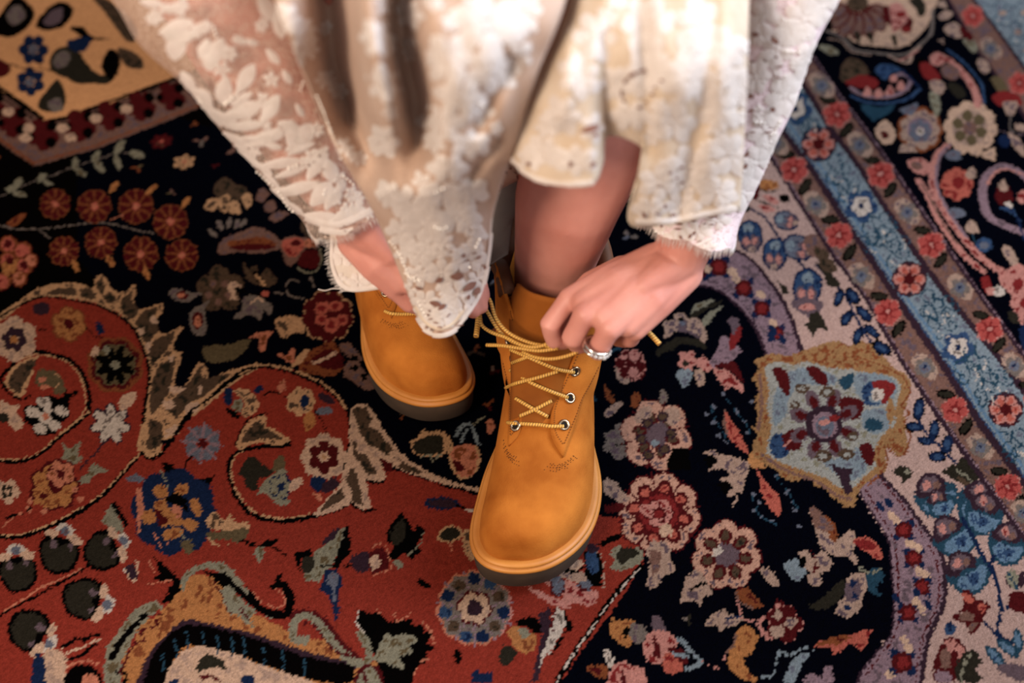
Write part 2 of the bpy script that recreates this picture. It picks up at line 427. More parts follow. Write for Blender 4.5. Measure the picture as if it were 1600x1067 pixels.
F('pu', '560,640 640,590 650,760 600,900 560,1060 520,1060 560,880 590,760'); F('wh', '660,600 720,610 760,720 720,740 740,690 690,790 650,860 600,920 570,980 590,880 630,760')
F('bk', '720,610 770,700 780,750 710,740 720,800 680,850 640,900 700,780 740,740'); S('ma', 3, '670,600 650,700 660,740')
F('db', '150,1000 200,990 210,1020 270,1000 280,1067 150,1067')
B('pk', '480,460 540,480 620,520 700,540 800,520 860,500 930,490 940,540 880,590 800,570 720,600 640,570 580,540 540,500')
B('pk', '600,420 680,400 780,440 880,470 900,510 800,540 700,520'); E('sl', 685, 460, 48, 60); E('sl', 850, 440, 48, 62, -20); S('ma', 3, '640,430 650,500 700,520 730,470 720,420'); S('ma', 3, '810,420 830,480 890,480')
B('c2', '690,380 760,360 850,380 880,420 800,440 740,420'); B('bk', '690,340 780,350 850,330 820,370 760,380'); B('cr', '740,310 790,290 840,310 830,350 780,360')
F('bk', '850,260 890,230 940,250 970,330 960,470 900,460 860,400 850,320'); E('mb', 900, 310, 40, 76, -10); S('c2', 2.2, '890,200 940,250 975,330 970,480')
B('pu', '870,210 900,190 940,220 920,250 880,250')
F('bk', '940,190 1080,130 1090,160 950,220'); 
B('gr', '1010,260 1060,210 1120,230 1200,220 1220,280 1180,330 1080,370 1020,340 1040,300'); B('dg', '1060,240 1150,220 1200,260 1130,290 1090,330 1060,300')
S('bk', 8, '1210,340 1100,450 1010,560 900,720 790,880 680,1070'); S('wh', 2.6, '1200,350 1090,470 1000,580 890,735 780,890 675,1070', dash=4)
# second lobe
K(350, 560, 4)
S('bk', 6, '-100,260 0,165 130,70 300,58 450,95 600,165 700,240 780,350 790,480 775,600 745,700'); S('c2', 4, '-110,230 0,145 130,55 300,45 450,80 600,150 700,225 775,330', dash=6)
S('bk', 7, '410,545 250,550 110,575 45,620 30,700 50,800 120,925 220,995 400,1015 560,985 700,945 790,895')
S('c2', 3, '110,580 62,625 45,700 65,800 135,910 230,978 400,998 560,968 690,930', dash=6)
B('c2', '80,560 90,480 160,390 260,355 265,420 340,460 415,520 340,545 250,525 170,540 110,570'); B('br', '115,500 180,410 235,385 235,420 320,470 370,510 260,500 180,515 125,530')
S('bk', 3.5, '70,540 110,440 170,370 270,345'); S('bk', 3.5, '415,520 340,555 250,540')
F('cr', '790,310 840,280 900,290 950,360 1000,450 1080,560 1150,630 1270,705 1400,765 1600,810 1600,835 1330,775 1200,730 1080,690 1000,640 960,620 1020,740 1000,765 890,765 920,940 880,945 790,905 700,950 580,985 560,970 640,880 720,800 760,660 780,560')
F('br', '800,320 840,300 890,310 930,380 900,420 960,450 1060,570 1020,610 950,560 900,540 850,470')
F('br', '1070,620 1130,650 1260,715 1180,720 1080,680 1110,650'); F('br', '800,500 830,540 820,580 890,600 910,640 960,720 900,740 850,660 810,600')
F('br', '800,670 830,720 850,800 870,920 800,890 790,810 755,760'); F('br', '730,810 760,870 700,910 600,960 640,890')
F('ma', '960,610 1050,660 1060,700 1020,720'); S('bk', 5, '1010,760 960,775 890,765'); S('bk', 5, '790,905 880,955 945,940'); S('bk', 3, '1340,790 1600,845')
B('c2', '60,200 130,190 200,240 220,300 150,370 110,340 130,280 100,240'); B('db', '0,200 40,190 50,270 10,290'); B('gr', '60,260 110,260 110,330 60,320'); B('bk', '10,310 70,330 110,370 50,370')
F('db', '180,200 240,160 245,190 210,225'); S('bk', 2.5, '230,240 300,210 400,240'); F('pk', '330,200 345,155 385,120 380,190 360,215')
R(480, 270, 95, 7, 'c2', None, 'c2', rot=0, pr=0.36, cr_=0.6); B('db', '480,250 500,230 530,240 510,320 480,300'); E('sl', 630, 325, 52, 24); E('pu', 640, 250, 60, 26, 30)
B('go', '505,360 550,330 570,400 540,445 505,440'); S('bk', 2, '570,330 620,400 640,470')
R(625, 615, 155, 8, 'cr', None, 'cr', rot=0, pr=0.34, cr_=0.7); R(625, 615, 108, 6, 'ma', None, 'c2', rot=30, pr=0.34, cr_=0.15)
B('db', '540,750 620,740 640,800 570,830'); B('pu', '600,820 680,740 720,790 650,840'); B('pk', '550,840 610,860 600,900')
B('dg', '90,720 130,640 180,610 260,680 310,710 270,740 220,750 200,830 140,800 120,740'); B('ol', '300,690 340,610 380,620 380,700 340,720')
B('gr', '200,860 240,780 300,730 370,690 390,740 330,790 300,830 400,880 410,900 340,920 300,880 250,840'); R(355, 800, 75, 5, 'gr', 'db', None, rot=0, pr=0.36); B('cr', '420,770 490,740 480,790 440,830 410,820')
B('db', '1250,900 1330,865 1430,880 1480,920 1380,945 1280,930'); E('pu', 1370, 905, 90, 26, 5); S('bk', 5, '1460,920 1520,945'); S('wh', 5, '1520,945 1590,955')
B('c2', '1380,500 1420,500 1450,560 1560,540 1600,590 1590,680 1540,740 1470,750 1420,680 1400,600'); B('pk', '1430,560 1540,540 1585,600 1560,720 1480,740 1430,650'); B('ma', '1430,650 1460,640 1500,670 1500,700 1450,700')
B('c2', '1165,520 1210,490 1240,450 1290,460 1380,460 1390,590 1300,620 1200,600 1170,560'); B('dg', '1185,530 1240,500 1290,480 1360,480 1370,580 1290,600 1200,590'); S('gr', 3, '1230,620 1290,600 1300,640 1350,600')
S('lb', 6, '1450,480 1480,430 1540,415 1590,530'); S('lb', 5, '1520,440 1480,520'); B('pk', '1640,400 1680,380 1690,440 1660,480 1640,440'); S('gr', 2.5, '1560,410 1600,380 1640,360'); E('gy', 1490, 310, 40, 30)
# ---------------- dark field, left
K(0, 0, 4)
F('tb', '-400,-400 1500,-400 1500,340 1000,520 700,640 380,740 280,755 0,560 -400,300')  # lozenge ground: the stronger light here is put into a lighter tan
S('bk', 7, '-300,350 0,545 270,740', smooth=False); S('bk', 7, '280,755 400,735 1000,520 1400,380', smooth=False)
F('bd', '-300,400 0,580 280,770 420,750 1010,535 1400,400 1400,600 1180,700 600,930 210,1040 0,890 -300,660')
S('bk', 4, '-300,410 0,600 270,785 420,765 1000,550 1400,410', smooth=False); S('rs', 5, '-300,640 0,870 210,1020 600,910 1180,680 1400,600', smooth=False)
for (x, y, r) in [(-60, 660, 95), (80, 760, 95), (270, 840, 100), (500, 780, 100), (690, 720, 95), (880, 660, 95), (1070, 600, 90), (-200, 570, 90)]:
    R(x, y, r, 5, 'ma', None, 'ma', rot=20, pr=0.44)
    E('bk', x+r*.55, y-r*.55, r*.34); E('bk', x+r*.5, y+r*.5, r*.34); E('bk', x-r*.8, y+.1*r, r*.26)
for (x, y) in [(180, 800), (160, 860), (390, 800), (440, 860), (600, 740), (50, 700), (790, 680)]: E('cr', x, y, 38, 28)
R(210, 310, 100, 6, 'db', None, 'sl', rot=0, pr=0.34); R(190, 510, 95, 6, 'db', None, 'sl', rot=25, pr=0.34)
S('bk', 3, '60,400 160,430 250,430 330,440'); S('bk', 3, '220,350 260,420')
B('dg', '310,380 350,310 430,290 500,330 560,420 640,470 720,400 700,320 740,330 750,420 680,520 600,520 480,520 400,480 330,450'); B('gy', '330,380 380,320 440,340 420,400 360,430'); B('dg', '250,620 330,520 370,500 410,600 390,690 300,700 240,670'); B('gy', '300,640 370,610 390,680 330,700')
B('bk', '640,380 680,310 740,330 750,420 700,500 640,440'); B('bk', '440,170 520,170 580,230 700,240 560,250 480,210'); B('db', '420,260 560,230 540,310 460,320')
B('bk', '0,90 100,-20 210,60 190,150 100,220 20,230 -60,180'); B('gy', '40,90 110,30 160,100 80,160'); B('bk', '220,160 290,60 380,10 460,60 400,160 300,190'); B('pb', '270,140 320,70 390,50 380,130 320,160')
B('ma', '-60,360 20,380 70,430 20,480 -60,470'); B('br', '600,-40 760,60 860,200 800,260 640,60 560,-30'); B('br', '740,300 860,340 900,420 820,430 760,380')
# branch with grey leaflets, berry cluster
K(0, 200, 4)
S('gy', 2.5, '-60,450 60,400 180,345 320,300 450,245 600,200 720,160 820,155')
for (x, y, a, b, r) in [(110, 345, 40, 22, -60), (120, 410, 46, 18, 15), (260, 310, 36, 22, -50), (300, 345, 30, 14, 20), (470, 220, 40, 20, -80), (500, 275, 45, 18, 35), (600, 175, 42, 20, -60), (620, 240, 50, 22, 50), (745, 120, 55, 22, -60), (735, 215, 50, 20, 70), (855, 165, 50, 24, 15), (70, 380, 36, 24, -30)]:
    E('gr', x, y, a, b, r)
S('gy', 3, '-40,600 100,630 240,630 400,615 560,595 700,600 860,640 960,660'); S('gy', 2, '240,630 310,690'); S('pk', 2, '690,575 780,540'); B('rs', '40,600 100,550 160,530 130,590 80,615')
for (x, y, r) in [(345, 475, 100), (590, 490, 112), (850, 490, 115), (1065, 585, 115), (400, 770, 98), (630, 715, 105), (880, 790, 115), (1135, 795, 108)]:
    R(x, y, r, 9, 'ma', 'rs', 'ma', rot=10, pr=0.30, ow=0.05); D(x, y, r*0.95, 9, 'rs', None, 'sa', rot=30, w=0.07); E('sa', x, y, r*0.2); E('pk', x, y, r*0.13)
for (x, y, r) in [(710, 370, -50), (945, 385, -40), (1160, 465, -55), (470, 860, 65), (690, 830, 60), (915, 910, 70)]: E('go', x, y, 44, 18, r)
for (x, y, r) in [(50, 730, 60), (140, 770, 62), (50, 830, 60), (150, 860, 60), (10, 960, 60), (120, 940, 55), (190, 830, 48)]:
    E('ma', x, y, r); E('rs', x, y, r*.92); E('sa' if r > 56 else 'pk', x, y, r*.72)
B('go', '10,860 60,810 110,830 90,900 40,920')
for (x, y) in [(50, 725), (150, 860), (60, 830)]: E('ma', x, y, 26)
# dark field, right half of the left side
K(240, 300, 5)
B('br', '480,-60 560,-120 640,-60 700,-40 760,30 740,120 680,60 560,90 480,20'); 
for (p) in ['395,130 430,60 500,50 480,140', '500,60 590,20 580,150 520,140', '600,80 650,70 680,160 600,160', '690,40 740,10 770,60 730,140']: B('c2', p)
for (p) in ['800,50 840,-30 900,10 850,80', '860,110 930,60 960,130 900,160', '900,200 980,150 1060,170 960,230']: B('bd', p)
B('br', '1150,290 1170,220 1250,300 1230,350'); 
for (x, y, r) in [(460, 320, 40), (520, 260, 60), (590, 240, -80), (650, 250, -70), (700, 240, -50)]: E('gy', x, y, 45, 20, r)
B('bd', '500,430 560,360 680,310 800,270 900,310 980,370 1000,430 900,470 780,480 640,470 520,490'); B('rs', '580,390 700,370 830,350 960,400 900,430 760,420 620,440'); B('ma', '600,430 760,400 900,410 960,430 820,455 660,450')
B('bd', '990,400 1060,350 1150,350 1270,380 1280,440 1200,430 1130,530 1060,580 1020,520'); B('sa', '1000,400 1060,360 1150,360 1180,420 1110,500 1040,490'); B('ma', '1070,400 1110,370 1150,390 1130,420 1090,425'); B('ma', '1130,530 1180,460 1290,460 1290,570 1230,600 1150,580'); S('gr', 3, '1300,450 1310,540 1270,610 1200,630 1120,590'); E('pk', 1220, 400, 50, 36)
S('gy', 3, '1130,700 1080,680 1040,720 1040,780 1090,820 1170,830'); S('gy', 2, '940,780 1020,800'); S('gy', 3, '1220,660 1260,740')
R(520, 760, 175, 5, 'br', None, 'br', rot=50, pr=0.46, cr_=0.6); R(510, 780, 130, 5, 'bd', None, 'br', rot=20, pr=0.22)
B('br', '700,540 740,600 800,580 830,650 890,590 920,640 970,690 920,730 860,740 760,700 720,660'); B('bk', '770,640 810,620 880,720 860,740 800,690'); S('c2', 6, '800,650 870,730')
B('gy', '690,840 760,800 840,830 930,900 900,960 860,920 840,1000 760,960 660,990 630,970 700,900'); S('bk', 4, '690,760 760,800 860,790'); B('sa', '840,790 880,770 900,800 860,820'); S('cr', 4, '760,870 820,830 860,860')
B('cr', '570,750 620,700 670,720 680,770 640,800 660,850 600,830 610,790'); B('bk', '630,750 670,740 690,790 640,790')
B('gy', '120,780 180,750 270,780 410,790 330,820 270,860 180,850 140,820'); B('ma', '170,790 240,780 280,820 220,840'); E('pk', 220, 808, 35, 14)
B('gy', '280,1000 300,920 380,880 430,850 400,930 420,1060 380,1120 310,1100'); E('ma', 345, 1000, 44, 70); E('pk', 345, 1010, 22, 50)
K(0, 406, 2.845)
B('ol', '900,395 960,375 1000,380 1110,350 1090,400 1030,445 930,455'); B('pk', '1105,345 1160,320 1215,318 1190,350 1175,410 1150,395 1150,350'); B('c2', '1225,265 1270,250 1340,262 1355,320 1300,325 1270,350 1235,320'); B('pk', '1230,415 1280,420 1290,395 1310,400 1305,460 1260,440')
# maroon peony by the far boot
K(480, 440, 5.33)
R(170, 290, 240, 9, 'ma', 'c2', 'ma', rot=10, pr=0.28, cr_=0.7, ow=0.03)
for (x, y, a, b) in [(125, 220, 62, 52), (235, 205, 62, 42), (120, 315, 55, 50), (200, 360, 60, 70), (290, 320, 55, 50)]:
    E('sa', x, y, a, b, -15); E('dr', x, y, a*.55, b*.5, -15)
E('ma', 185, 285, 26)
B('rs', '-60,620 60,560 200,500 260,560 300,700 230,780 90,780 -60,740'); B('ma', '40,640 180,560 290,620 280,720 120,720'); S('cr', 6, '60,680 150,640 240,590')
B('bd', '260,540 340,510 400,560 460,640 440,700 500,760 560,860 520,910 430,870 380,830 300,780 320,690 360,650'); B('bk', '370,610 420,620 420,650 370,640'); B('bk', '360,710 420,690 420,740 370,740'); B('bk', '450,770 500,760 490,820 460,830'); S('bk', 3, '300,650 400,650 480,690')
B('c2', '-130,700 -60,600 0,560 0,600 -60,680')
# ---------------- dark field right of the near boot
K(900, 560, 4)
B('c2', '250,20 280,60 350,80 430,20 400,130 330,110 300,160 255,120'); B('ma', '270,-20 360,-40 420,0 430,100 380,130 300,60'); E('pk', 370, 85, 40, 36)
R(340, 40, 100, 6, 'ma', 'pk', 'ma', rot=10, pr=0.34, ow=0.06); E('pk', 365, -20, 34, 40); E('pk', 360, 90, 32, 34); E('pk', 300, -10, 26, 16); S('c2', 4, '265,90 270,130 310,155 330,130')
B('rs', '180,160 230,240 250,290 190,250'); B('c2', '180,330 270,270 290,290 200,370'); B('rs', '340,290 350,230 390,210 400,270 370,310')
B('gy', '170,570 190,500 180,470 240,440 250,410 310,420 320,480 300,520 350,580 320,600 270,640 230,610 210,580'); S('bk', 3, '250,545 330,535')
B('gy', '520,260 540,190 575,250 550,280'); 
def peony(x, y, r, n, rot, pet, edge, inner, dcol):
    R(x, y, r, n, pet, edge, inner, rot=rot, pr=0.42, cr_=0.34, ow=0.03)
    for i in range(n):
        a = math.radians(rot) + 2*math.pi*(i+.5)/n
        S(edge, 2.5, [(x+.3*r*math.cos(a), y+.3*r*math.sin(a)), (x+r*math.cos(a), y+r*math.sin(a))])
        a = math.radians(rot) + 2*math.pi*i/n
        E(edge, x+.5*r*math.cos(a), y+.5*r*math.sin(a), r*.22, r*.15, math.degrees(a)); E(dcol, x+.5*r*math.cos(a), y+.5*r*math.sin(a), r*.15, r*.09, math.degrees(a))
peony(500, 480, 215, 6, 15, 'c3', 'ma', 'pb', 'br'); E('c2', 420, 350, 70, 40, -40); E('c2', 600, 360, 50, 60); E('lb', 497, 530, 26, 20)
E('pb', 520, 450, 60, 55)
for (x, y) in [(445, 405), (540, 365), (410, 505), (595, 470), (555, 570), (450, 605)]: E('pu', x, y, 38, 34); E('br', x, y, 24, 22)
F('bk', '600,560 700,560 720,700 560,690')
K(960, 720, 4)
R(280, 330, 260, 8, 'c3', 'ma', 'pk', rot=12, pr=0.36, cr_=0.42, ow=0.05)
for i in range(8):
    a = math.radians(12+45*i); E('ma', 280+150*math.cos(a), 330+150*math.sin(a), 62, 52, math.degrees(a)); E('sa', 280+158*math.cos(a), 330+158*math.sin(a), 30, 26)
    S('ma', 3, [(280+110*math.cos(a+.39), 330+110*math.sin(a+.39)), (280+255*math.cos(a+.39), 330+255*math.sin(a+.39))])
E('dr', 280, 330, 120); R(280, 330, 95, 6, 'pk', 'ma', 'dr', rot=0, pr=0.28); E('pk', 190, 300, 34, 30); E('cr', 320, 435, 46, 42); S('pk', 4, '240,260 320,250 350,310 330,370 280,400'); S('ma', 3, '230,330 280,300 320,340 300,390')
B('c2', '200,560 250,500 340,520 350,600 380,690 310,720 250,800 200,760 220,660'); B('bd', '215,570 280,560 290,650 240,720 230,650')
B('c2', '0,130 60,200 100,240 40,260 -60,200 -60,110'); B('ma', '-60,280 40,260 60,300 -40,330')
K(1000, 800, 4)
R(540, 270, 220, 7, 'c3', 'ma', 'pb', rot=10, pr=0.37, cr_=0.38, ow=0.04)
for i in range(7):
    a = math.radians(10+360*i/7); E('ma', 540+118*math.cos(a), 270+118*math.sin(a), 52, 42, math.degrees(a)); E('br', 540+122*math.cos(a), 270+122*math.sin(a), 34, 26, math.degrees(a))
E('pb', 545, 270, 70, 62); F('wh', '460,220 510,210 505,270 455,275')
B('c2', '250,560 270,480 290,410 350,360 400,400 440,470 450,520 400,530 380,580 340,550 270,570'); S('bk', 4, '320,480 410,440')
B('c2', '745,360 780,345 850,400 870,470 800,440'); B('rs', '600,500 670,470 720,530 770,590 700,600 640,560'); S('bd', 3, '600,500 620,560 700,600')
S('pk', 3, '610,560 630,640 620,680 520,700'); B('c2', '450,640 530,610 560,640 640,650 620,700 540,720 500,750 490,710 400,710'); S('db', 4, '540,665 620,650')
B('go', '610,740 660,710 720,740 735,790 700,880 650,920 680,1000 740,1040 690,1060 600,1020 550,960 560,880 590,820'); S('bd', 3, '540,880 590,820 600,760')
S('pk', 3.5, '640,665 720,690'); S('pk', 6, '820,640 740,690 760,740 800,790'); R(900, 700, 120, 5, 'ma', 'pk', 'ma', rot=0, pr=0.40, ow=0.03); E('ma', 865, 590, 36); E('pk', 862, 590, 16, 20); E('c2', 860, 745, 46, 42); E('c2', 940, 690, 40, 36); E('c2', 860, 640, 26, 32)
B('lb', '900,330 980,290 1000,340 1040,350 1020,410 970,430 930,390'); B('c2', '990,250 1040,235 1080,290 1130,240 1190,290 1190,360 1130,390 1140,440 1100,465 1050,430 1060,370 1010,330'); B('bk', '1000,290 1040,290 1040,330 1000,330'); S('ma', 2.5, '1070,240 1100,310 1080,380 1120,340')
F('c2', '1060,0 1130,0 1180,90 1240,170 1280,130 1310,110 1340,120 1350,210 1330,240 1370,300 1350,330 1300,280 1200,270 1130,220'); B('rs', '1140,20 1200,50 1230,110 1230,180 1190,170 1160,90')
B('sa', '1330,190 1380,155 1450,170 1500,220 1520,290 1470,290 1400,240'); B('dr', '1335,195 1390,170 1450,185 1480,220 1410,235')
B('dg', '1040,590 1120,550 1200,480 1270,420 1280,500 1220,570 1140,610'); B('c2', '1220,620 1250,560 1290,500 1290,420 1340,380 1420,400 1420,470 1390,540 1380,600 1310,660 1250,650'); E('pb', 1330, 490, 52, 80, 20); E('db', 1330, 445, 22, 26); E('db', 1345, 525, 20, 24); E('db', 1300, 595, 24, 22)
B('tl', '1420,380 1500,350 1520,430 1470,470 1510,520 1430,500'); S('gr', 3, '1370,350 1440,380 1510,350'); 
B('sa', '1090,835 1170,790 1290,770 1460,730 1420,790 1430,820 1380,860 1330,820 1280,850 1210,900 1190,850'); B('rs', '1110,820 1200,780 1320,770 1260,820 1160,830')
S('lb', 3, '760,1030 830,1020 850,930 880,870 930,900 1020,850 1080,860'); B('lb', '900,1060 920,990 980,900 1060,880 1010,960 970,1060'); B('mv', '1030,1040 1090,1010 1140,1040 1160,960 1200,980 1200,1060 1040,1080')
B('pk', '20,830 60,750 120,740 200,770 230,830 180,870 160,930 80,950 30,900'); B('ma', '80,790 110,800 130,900 90,900'); B('sa', '150,900 220,880 270,960 250,1000 160,1000'); B('ma', '180,840 250,850 300,920 280,950 210,900'); S('lb', 7, '240,790 320,870 380,940 300,980'); S('lb', 5, '210,890 300,900'); B('pb', '70,690 95,640 150,690 160,740 90,740')
S('pk', 2, '380,930 480,970 530,900')
K(700, 800, 4)
B('go', '1010,740 1030,650 1060,680 1130,670 1170,690 1140,760 1150,830 1100,840 1050,800'); B('gy', '1140,700 1220,710 1240,760 1200,830 1140,800'); B('bk', '1090,740 1140,720 1130,760 1110,790'); B('wh', '970,870 1010,870 1040,960 1010,970')
B('rs', '860,970 920,960 1000,960 990,1030 930,1030'); B('pk', '990,1060 1030,960 1100,930 1150,960 1230,980 1220,1080 1000,1080'); B('ma', '1090,990 1120,1080 1080,1080')
# leafy arcs either side of the medallion
K(900, 560, 4)
F('sa', '930,320 960,370 1010,440 1050,520 1085,600 1040,580 960,500 915,420'); F('bd', '930,325 915,420 960,500 940,420')
for (x, y) in [(860, 300), (820, 350), (920, 220), (990, 320), (1050, 390), (1100, 270), (860, 400), (890, 480), (935, 520), (1075, 470), (1010, 340)]:
    E('sl', x, y, 16, 12, 30); 
S('tl', 2, '840,290 880,400 960,520'); S('tl', 2, '920,220 1000,330 1070,420 1100,520')
B('c2', '780,600 850,570 900,600 1000,620 1085,660 1060,740 1040,830 990,840 1020,880 970,930 1000,860 930,860 980,800 900,760 960,730 920,690 830,690 880,640 850,600')
F('bk', '800,625 850,600 890,650 830,680'); F('bk', '880,790 950,760 970,790 930,850')
B('ta', '1085,600 1120,570 1160,600 1180,680 1130,680 1085,670')
F('sa', '1130,690 1190,770 1270,860 1290,960 1270,990 1210,940 1160,840')
for (x, y) in [(1110, 850), (1140, 900), (1110, 950), (1160, 990), (1220, 1020), (1320, 830), (1360, 900), (1370, 950), (1250, 730), (1400, 1050)]:
    E('sl', x, y, 15, 12, 20)
S('tl', 2, '1240,720 1320,830 1380,930'); S('tl', 2, '1100,860 1150,980 1250,1040')
B('bd', '1460,930 1500,940 1600,1040 1600,1080 1500,1060')
# small sprays under the hand
K(920, 460, 6.667)
B('c2', '780,450 790,380 780,290 850,270 890,260 900,200 990,200 1050,260 1110,240 1170,290 1220,380 1230,480 1180,520 1150,430 1080,420 1000,380 900,390 860,420 820,450')
E('pb', 980, 320, 55, 60); E('bk', 960, 260, 34, 20); E('sl', 975, 300, 26, 30); E('pb', 860, 380, 30, 26); E('pb', 1085, 330, 24, 44); S('pb', 5, '930,370 1050,390 1130,440')
B('dg', '700,590 800,510 920,450 1060,450 1180,490 1220,570 1100,530 960,520 880,580 780,600 720,650'); B('gr', '1080,180 1110,100 1180,80 1300,50 1250,110 1150,180 1070,230'); B('dg', '1050,240 1130,160 1280,100 1400,60 1330,120 1210,170 1130,230'); B('gr', '1180,300 1220,210 1320,150 1400,120 1330,190 1270,270 1220,330')
B('mv', '1260,690 1340,580 1380,430 1460,450 1550,540 1590,600 1520,660 1500,720 1380,740 1280,760'); B('dr', '1460,480 1530,360 1580,330 1590,420 1540,520 1480,590'); B('pb', '1440,280 1490,240 1560,260 1560,340 1500,420 1480,330')
B('pk', '1290,770 1360,780 1460,800 1560,900 1600,950 1600,1020 1480,960 1440,1000 1360,900'); B('ma', '1290,745 1420,710 1530,710 1590,850 1600,920 1500,820 1400,770')
R(1030, 690, 110, 5, 'pk', None, 'pk', rot=10, pr=0.38); B('pk', '1130,680 1190,640 1240,690 1290,770 1230,810 1150,760'); B('dg', '970,720 1010,690 1050,720 1010,760'); B('lb', '910,830 950,780 1060,780 1070,860 1030,950 980,970 940,900'); B('c2', '1100,800 1160,770 1210,830 1200,930 1150,960 1120,900')
E('tl', 280, 570, 90, 22, -25)
# ---------------- cream corner and its guard band
K(0, 0, 1)
CREAM = '1040,395 1107,360 1150,250 1190,205 1255,330 1305,405 1355,470 1407,560 1440,610 1495,690 1555,775 1600,840 1700,960 1700,1300 1345,1300 1345,1060 1360,1030 1395,985 1400,910 1385,840 1340,770 1300,700 1250,545 1225,490 1190,440 1150,400 1100,386'
F('cz', CREAM)
band_o = '1020,385 1070,380 1107,382 1145,390 1175,407 1200,437 1220,465 1237,500 1252,547 1265,600'
band_i = '1020,440 1070,447 1100,447 1125,455 1150,475 1175,505 1195,547 1205,600'
F('mv', band_o + ' ' + ' '.join(reversed(band_i.split())))
S('pu', 8, band_o); S('pu', 5, band_i); S('pu', 2, '1070,440 1110,440 1140,456 1170,487 1192,530'); 
lo = '1360,715 1380,747 1412,780 1430,805 1462,850 1475,882 1475,940 1455,985 1445,1025 1440,1065 1440,1120'
li = '1330,740 1347,775 1362,800 1385,837 1392,870 1395,912 1397,960 1390,995 1360,1030 1345,1052 1330,1100'
F('mv', lo + ' ' + ' '.join(reversed(li.split())))
S('pu', 7, lo); S('pu', 3, li); S('ma', 2, '1340,740 1358,775 1373,800 1395,840 1402,880 1404,960 1398,995 1370,1030 1352,1056'); S('ma', 2, '1372,745 1402,780 1424,810 1452,855 1465,885 1466,940 1446,985 1436,1025 1430,1065')
for (x, y, r) in [(1055, 415, 20), (1090, 420, 17), (1123, 417, 15), (1162, 450, 14), (1190, 482, 13), (1213, 520, 12), (1412, 828, 14), (1428, 872, 14), (1441, 917, 13), (1419, 957, 14), (1410, 1035, 18)]:
    for k in range(4):
        a = math.radians(45+90*k); E('db', x+r*.9*math.cos(a), y+r*.9*math.sin(a), r*.62, r*.45, 45+90*k)
    E('ma', x, y, r*.95); E('dr', x, y, r*.55)
for (x, y) in [(1105, 420), (1145, 425), (1150, 436), (1188, 460), (1208, 505), (1030, 420), (1393, 805), (1400, 812), (1422, 850), (1434, 855), (1437, 893), (1445, 897), (1432, 940), (1440, 952), (1413, 1000), (1420, 1012), (1390, 1055)]: E('cr', x, y, 8, 6, 40)
for (x, y) in [(1205, 525), (1222, 530), (1208, 515), (1375, 790), (1388, 785), (1432, 925), (1450, 945), (1400, 935)]: E('db', x, y, 9, 5, 60)
# medallion
K(1200, 560, 4)
B('tm', '-60,60 -90,20 20,-30 120,-20 220,-50 330,-90 440,-110 500,-70 560,-110 640,-90 700,-40 790,60 870,110 890,210 850,330 860,440 870,520 850,600 800,600 750,540 740,640 740,700 690,720 600,790 560,850 540,920 480,930 440,890 400,880 360,820 290,790 240,740 160,770 80,740 60,700 -60,640 -100,560 -70,480 -110,420 -60,360 -90,280 -60,200 -100,130')
for (x, y) in [(-75, 60), (-80, 150), (-75, 210), (-80, 290), (-80, 400), (-90, 480), (20, 690), (90, 760), (210, 770), (270, 800), (330, 820), (410, 900), (510, 935), (150, 790)]: F('nv', [(x-46, y+8), (x+12, y-22), (x-4, y+26)])
S('bd', 6, '-40,600 60,670 160,720 280,760 380,820 440,860 520,880'); S('bd', 5, '-50,100 -40,300 -60,440')
B('gm', '-20,60 60,20 160,40 240,20 400,60 520,70 640,90 760,110 830,170 810,260 800,340 790,420 740,480 700,520 700,620 660,690 600,740 540,800 470,820 380,760 280,720 160,680 60,640 -10,580 10,480 20,400 -10,300 10,200')
B('lb', '120,100 200,60 320,70 420,110 420,160 300,170 200,160 160,200 130,260 100,200'); B('lb', '540,110 660,90 800,140 790,240 680,300 560,230'); B('lb', '600,330 740,320 770,400 700,470 600,440'); B('lb', '340,640 480,620 560,560 620,640 600,720 520,760 420,720'); B('lb', '60,180 120,260 110,360 40,420 30,300')
B('tm', '760,240 800,330 770,420 820,500 860,590 800,600 740,530 700,560 720,680 690,700 660,600 700,500 760,430 740,340'); S('rs', 3, '830,300 880,340 850,400 890,480 850,600 790,600 740,540'); S('rs', 3, '850,130 890,210 840,280 830,300'); S('rs', 3, '720,540 750,640 700,720 620,800'); S('rs', 3, '400,60 440,20 400,-40 480,-90 540,10 560,50'); S('rs', 3, '560,-10 700,40 850,110'); B('tm', '420,0 480,-80 540,-20 540,60 480,60')
B('ma', '30,60 120,80 140,200 110,230 60,150'); B('ma', '240,60 300,50 360,100 380,150 340,170 280,130'); B('tl', '450,130 530,90 530,150 490,200 450,170'); B('mb', '600,170 660,150 640,260 700,280 620,290 590,240'); B('dr', '650,150 740,140 800,180 760,240 730,290 690,230'); E('wh', 685, 225, 38, 42)
B('ma', '450,250 500,240 560,250 600,280 570,370 500,380 450,340'); B('tl', '610,400 650,370 720,410 690,450 620,450'); B('ma', '580,540 640,530 665,600 650,670 600,640 580,590'); B('pu', '380,650 440,680 530,690 510,760 530,820 490,850 440,740')
E('mb', 75, 545, 70, 80); B('ma', '90,480 150,440 220,480 210,550 150,580 100,550'); S('pk', 3, '90,550 150,510 200,500')
for i in range(8):
    a = math.radians(20+45*i); E('pb', 350+165*math.cos(a), 410+165*math.sin(a), 66, 44, math.degrees(a)); E('ma', 350+150*math.cos(a), 410+150*math.sin(a), 42, 26, math.degrees(a))
for (x, y, r) in [(210, 190, 46), (370, 210, 50), (170, 290, 34), (350, 610, 56), (490, 600, 54), (530, 490, 40)]: E('br', x, y, r, r*.7); E('gm', x, y, r*.5, r*.3)
E('pu', 350, 410, 118); E('mv', 355, 415, 82); E('sl', 355, 425, 60); E('pk', 355, 400, 36, 20, -20); E('dr', 415, 375, 30, 22)
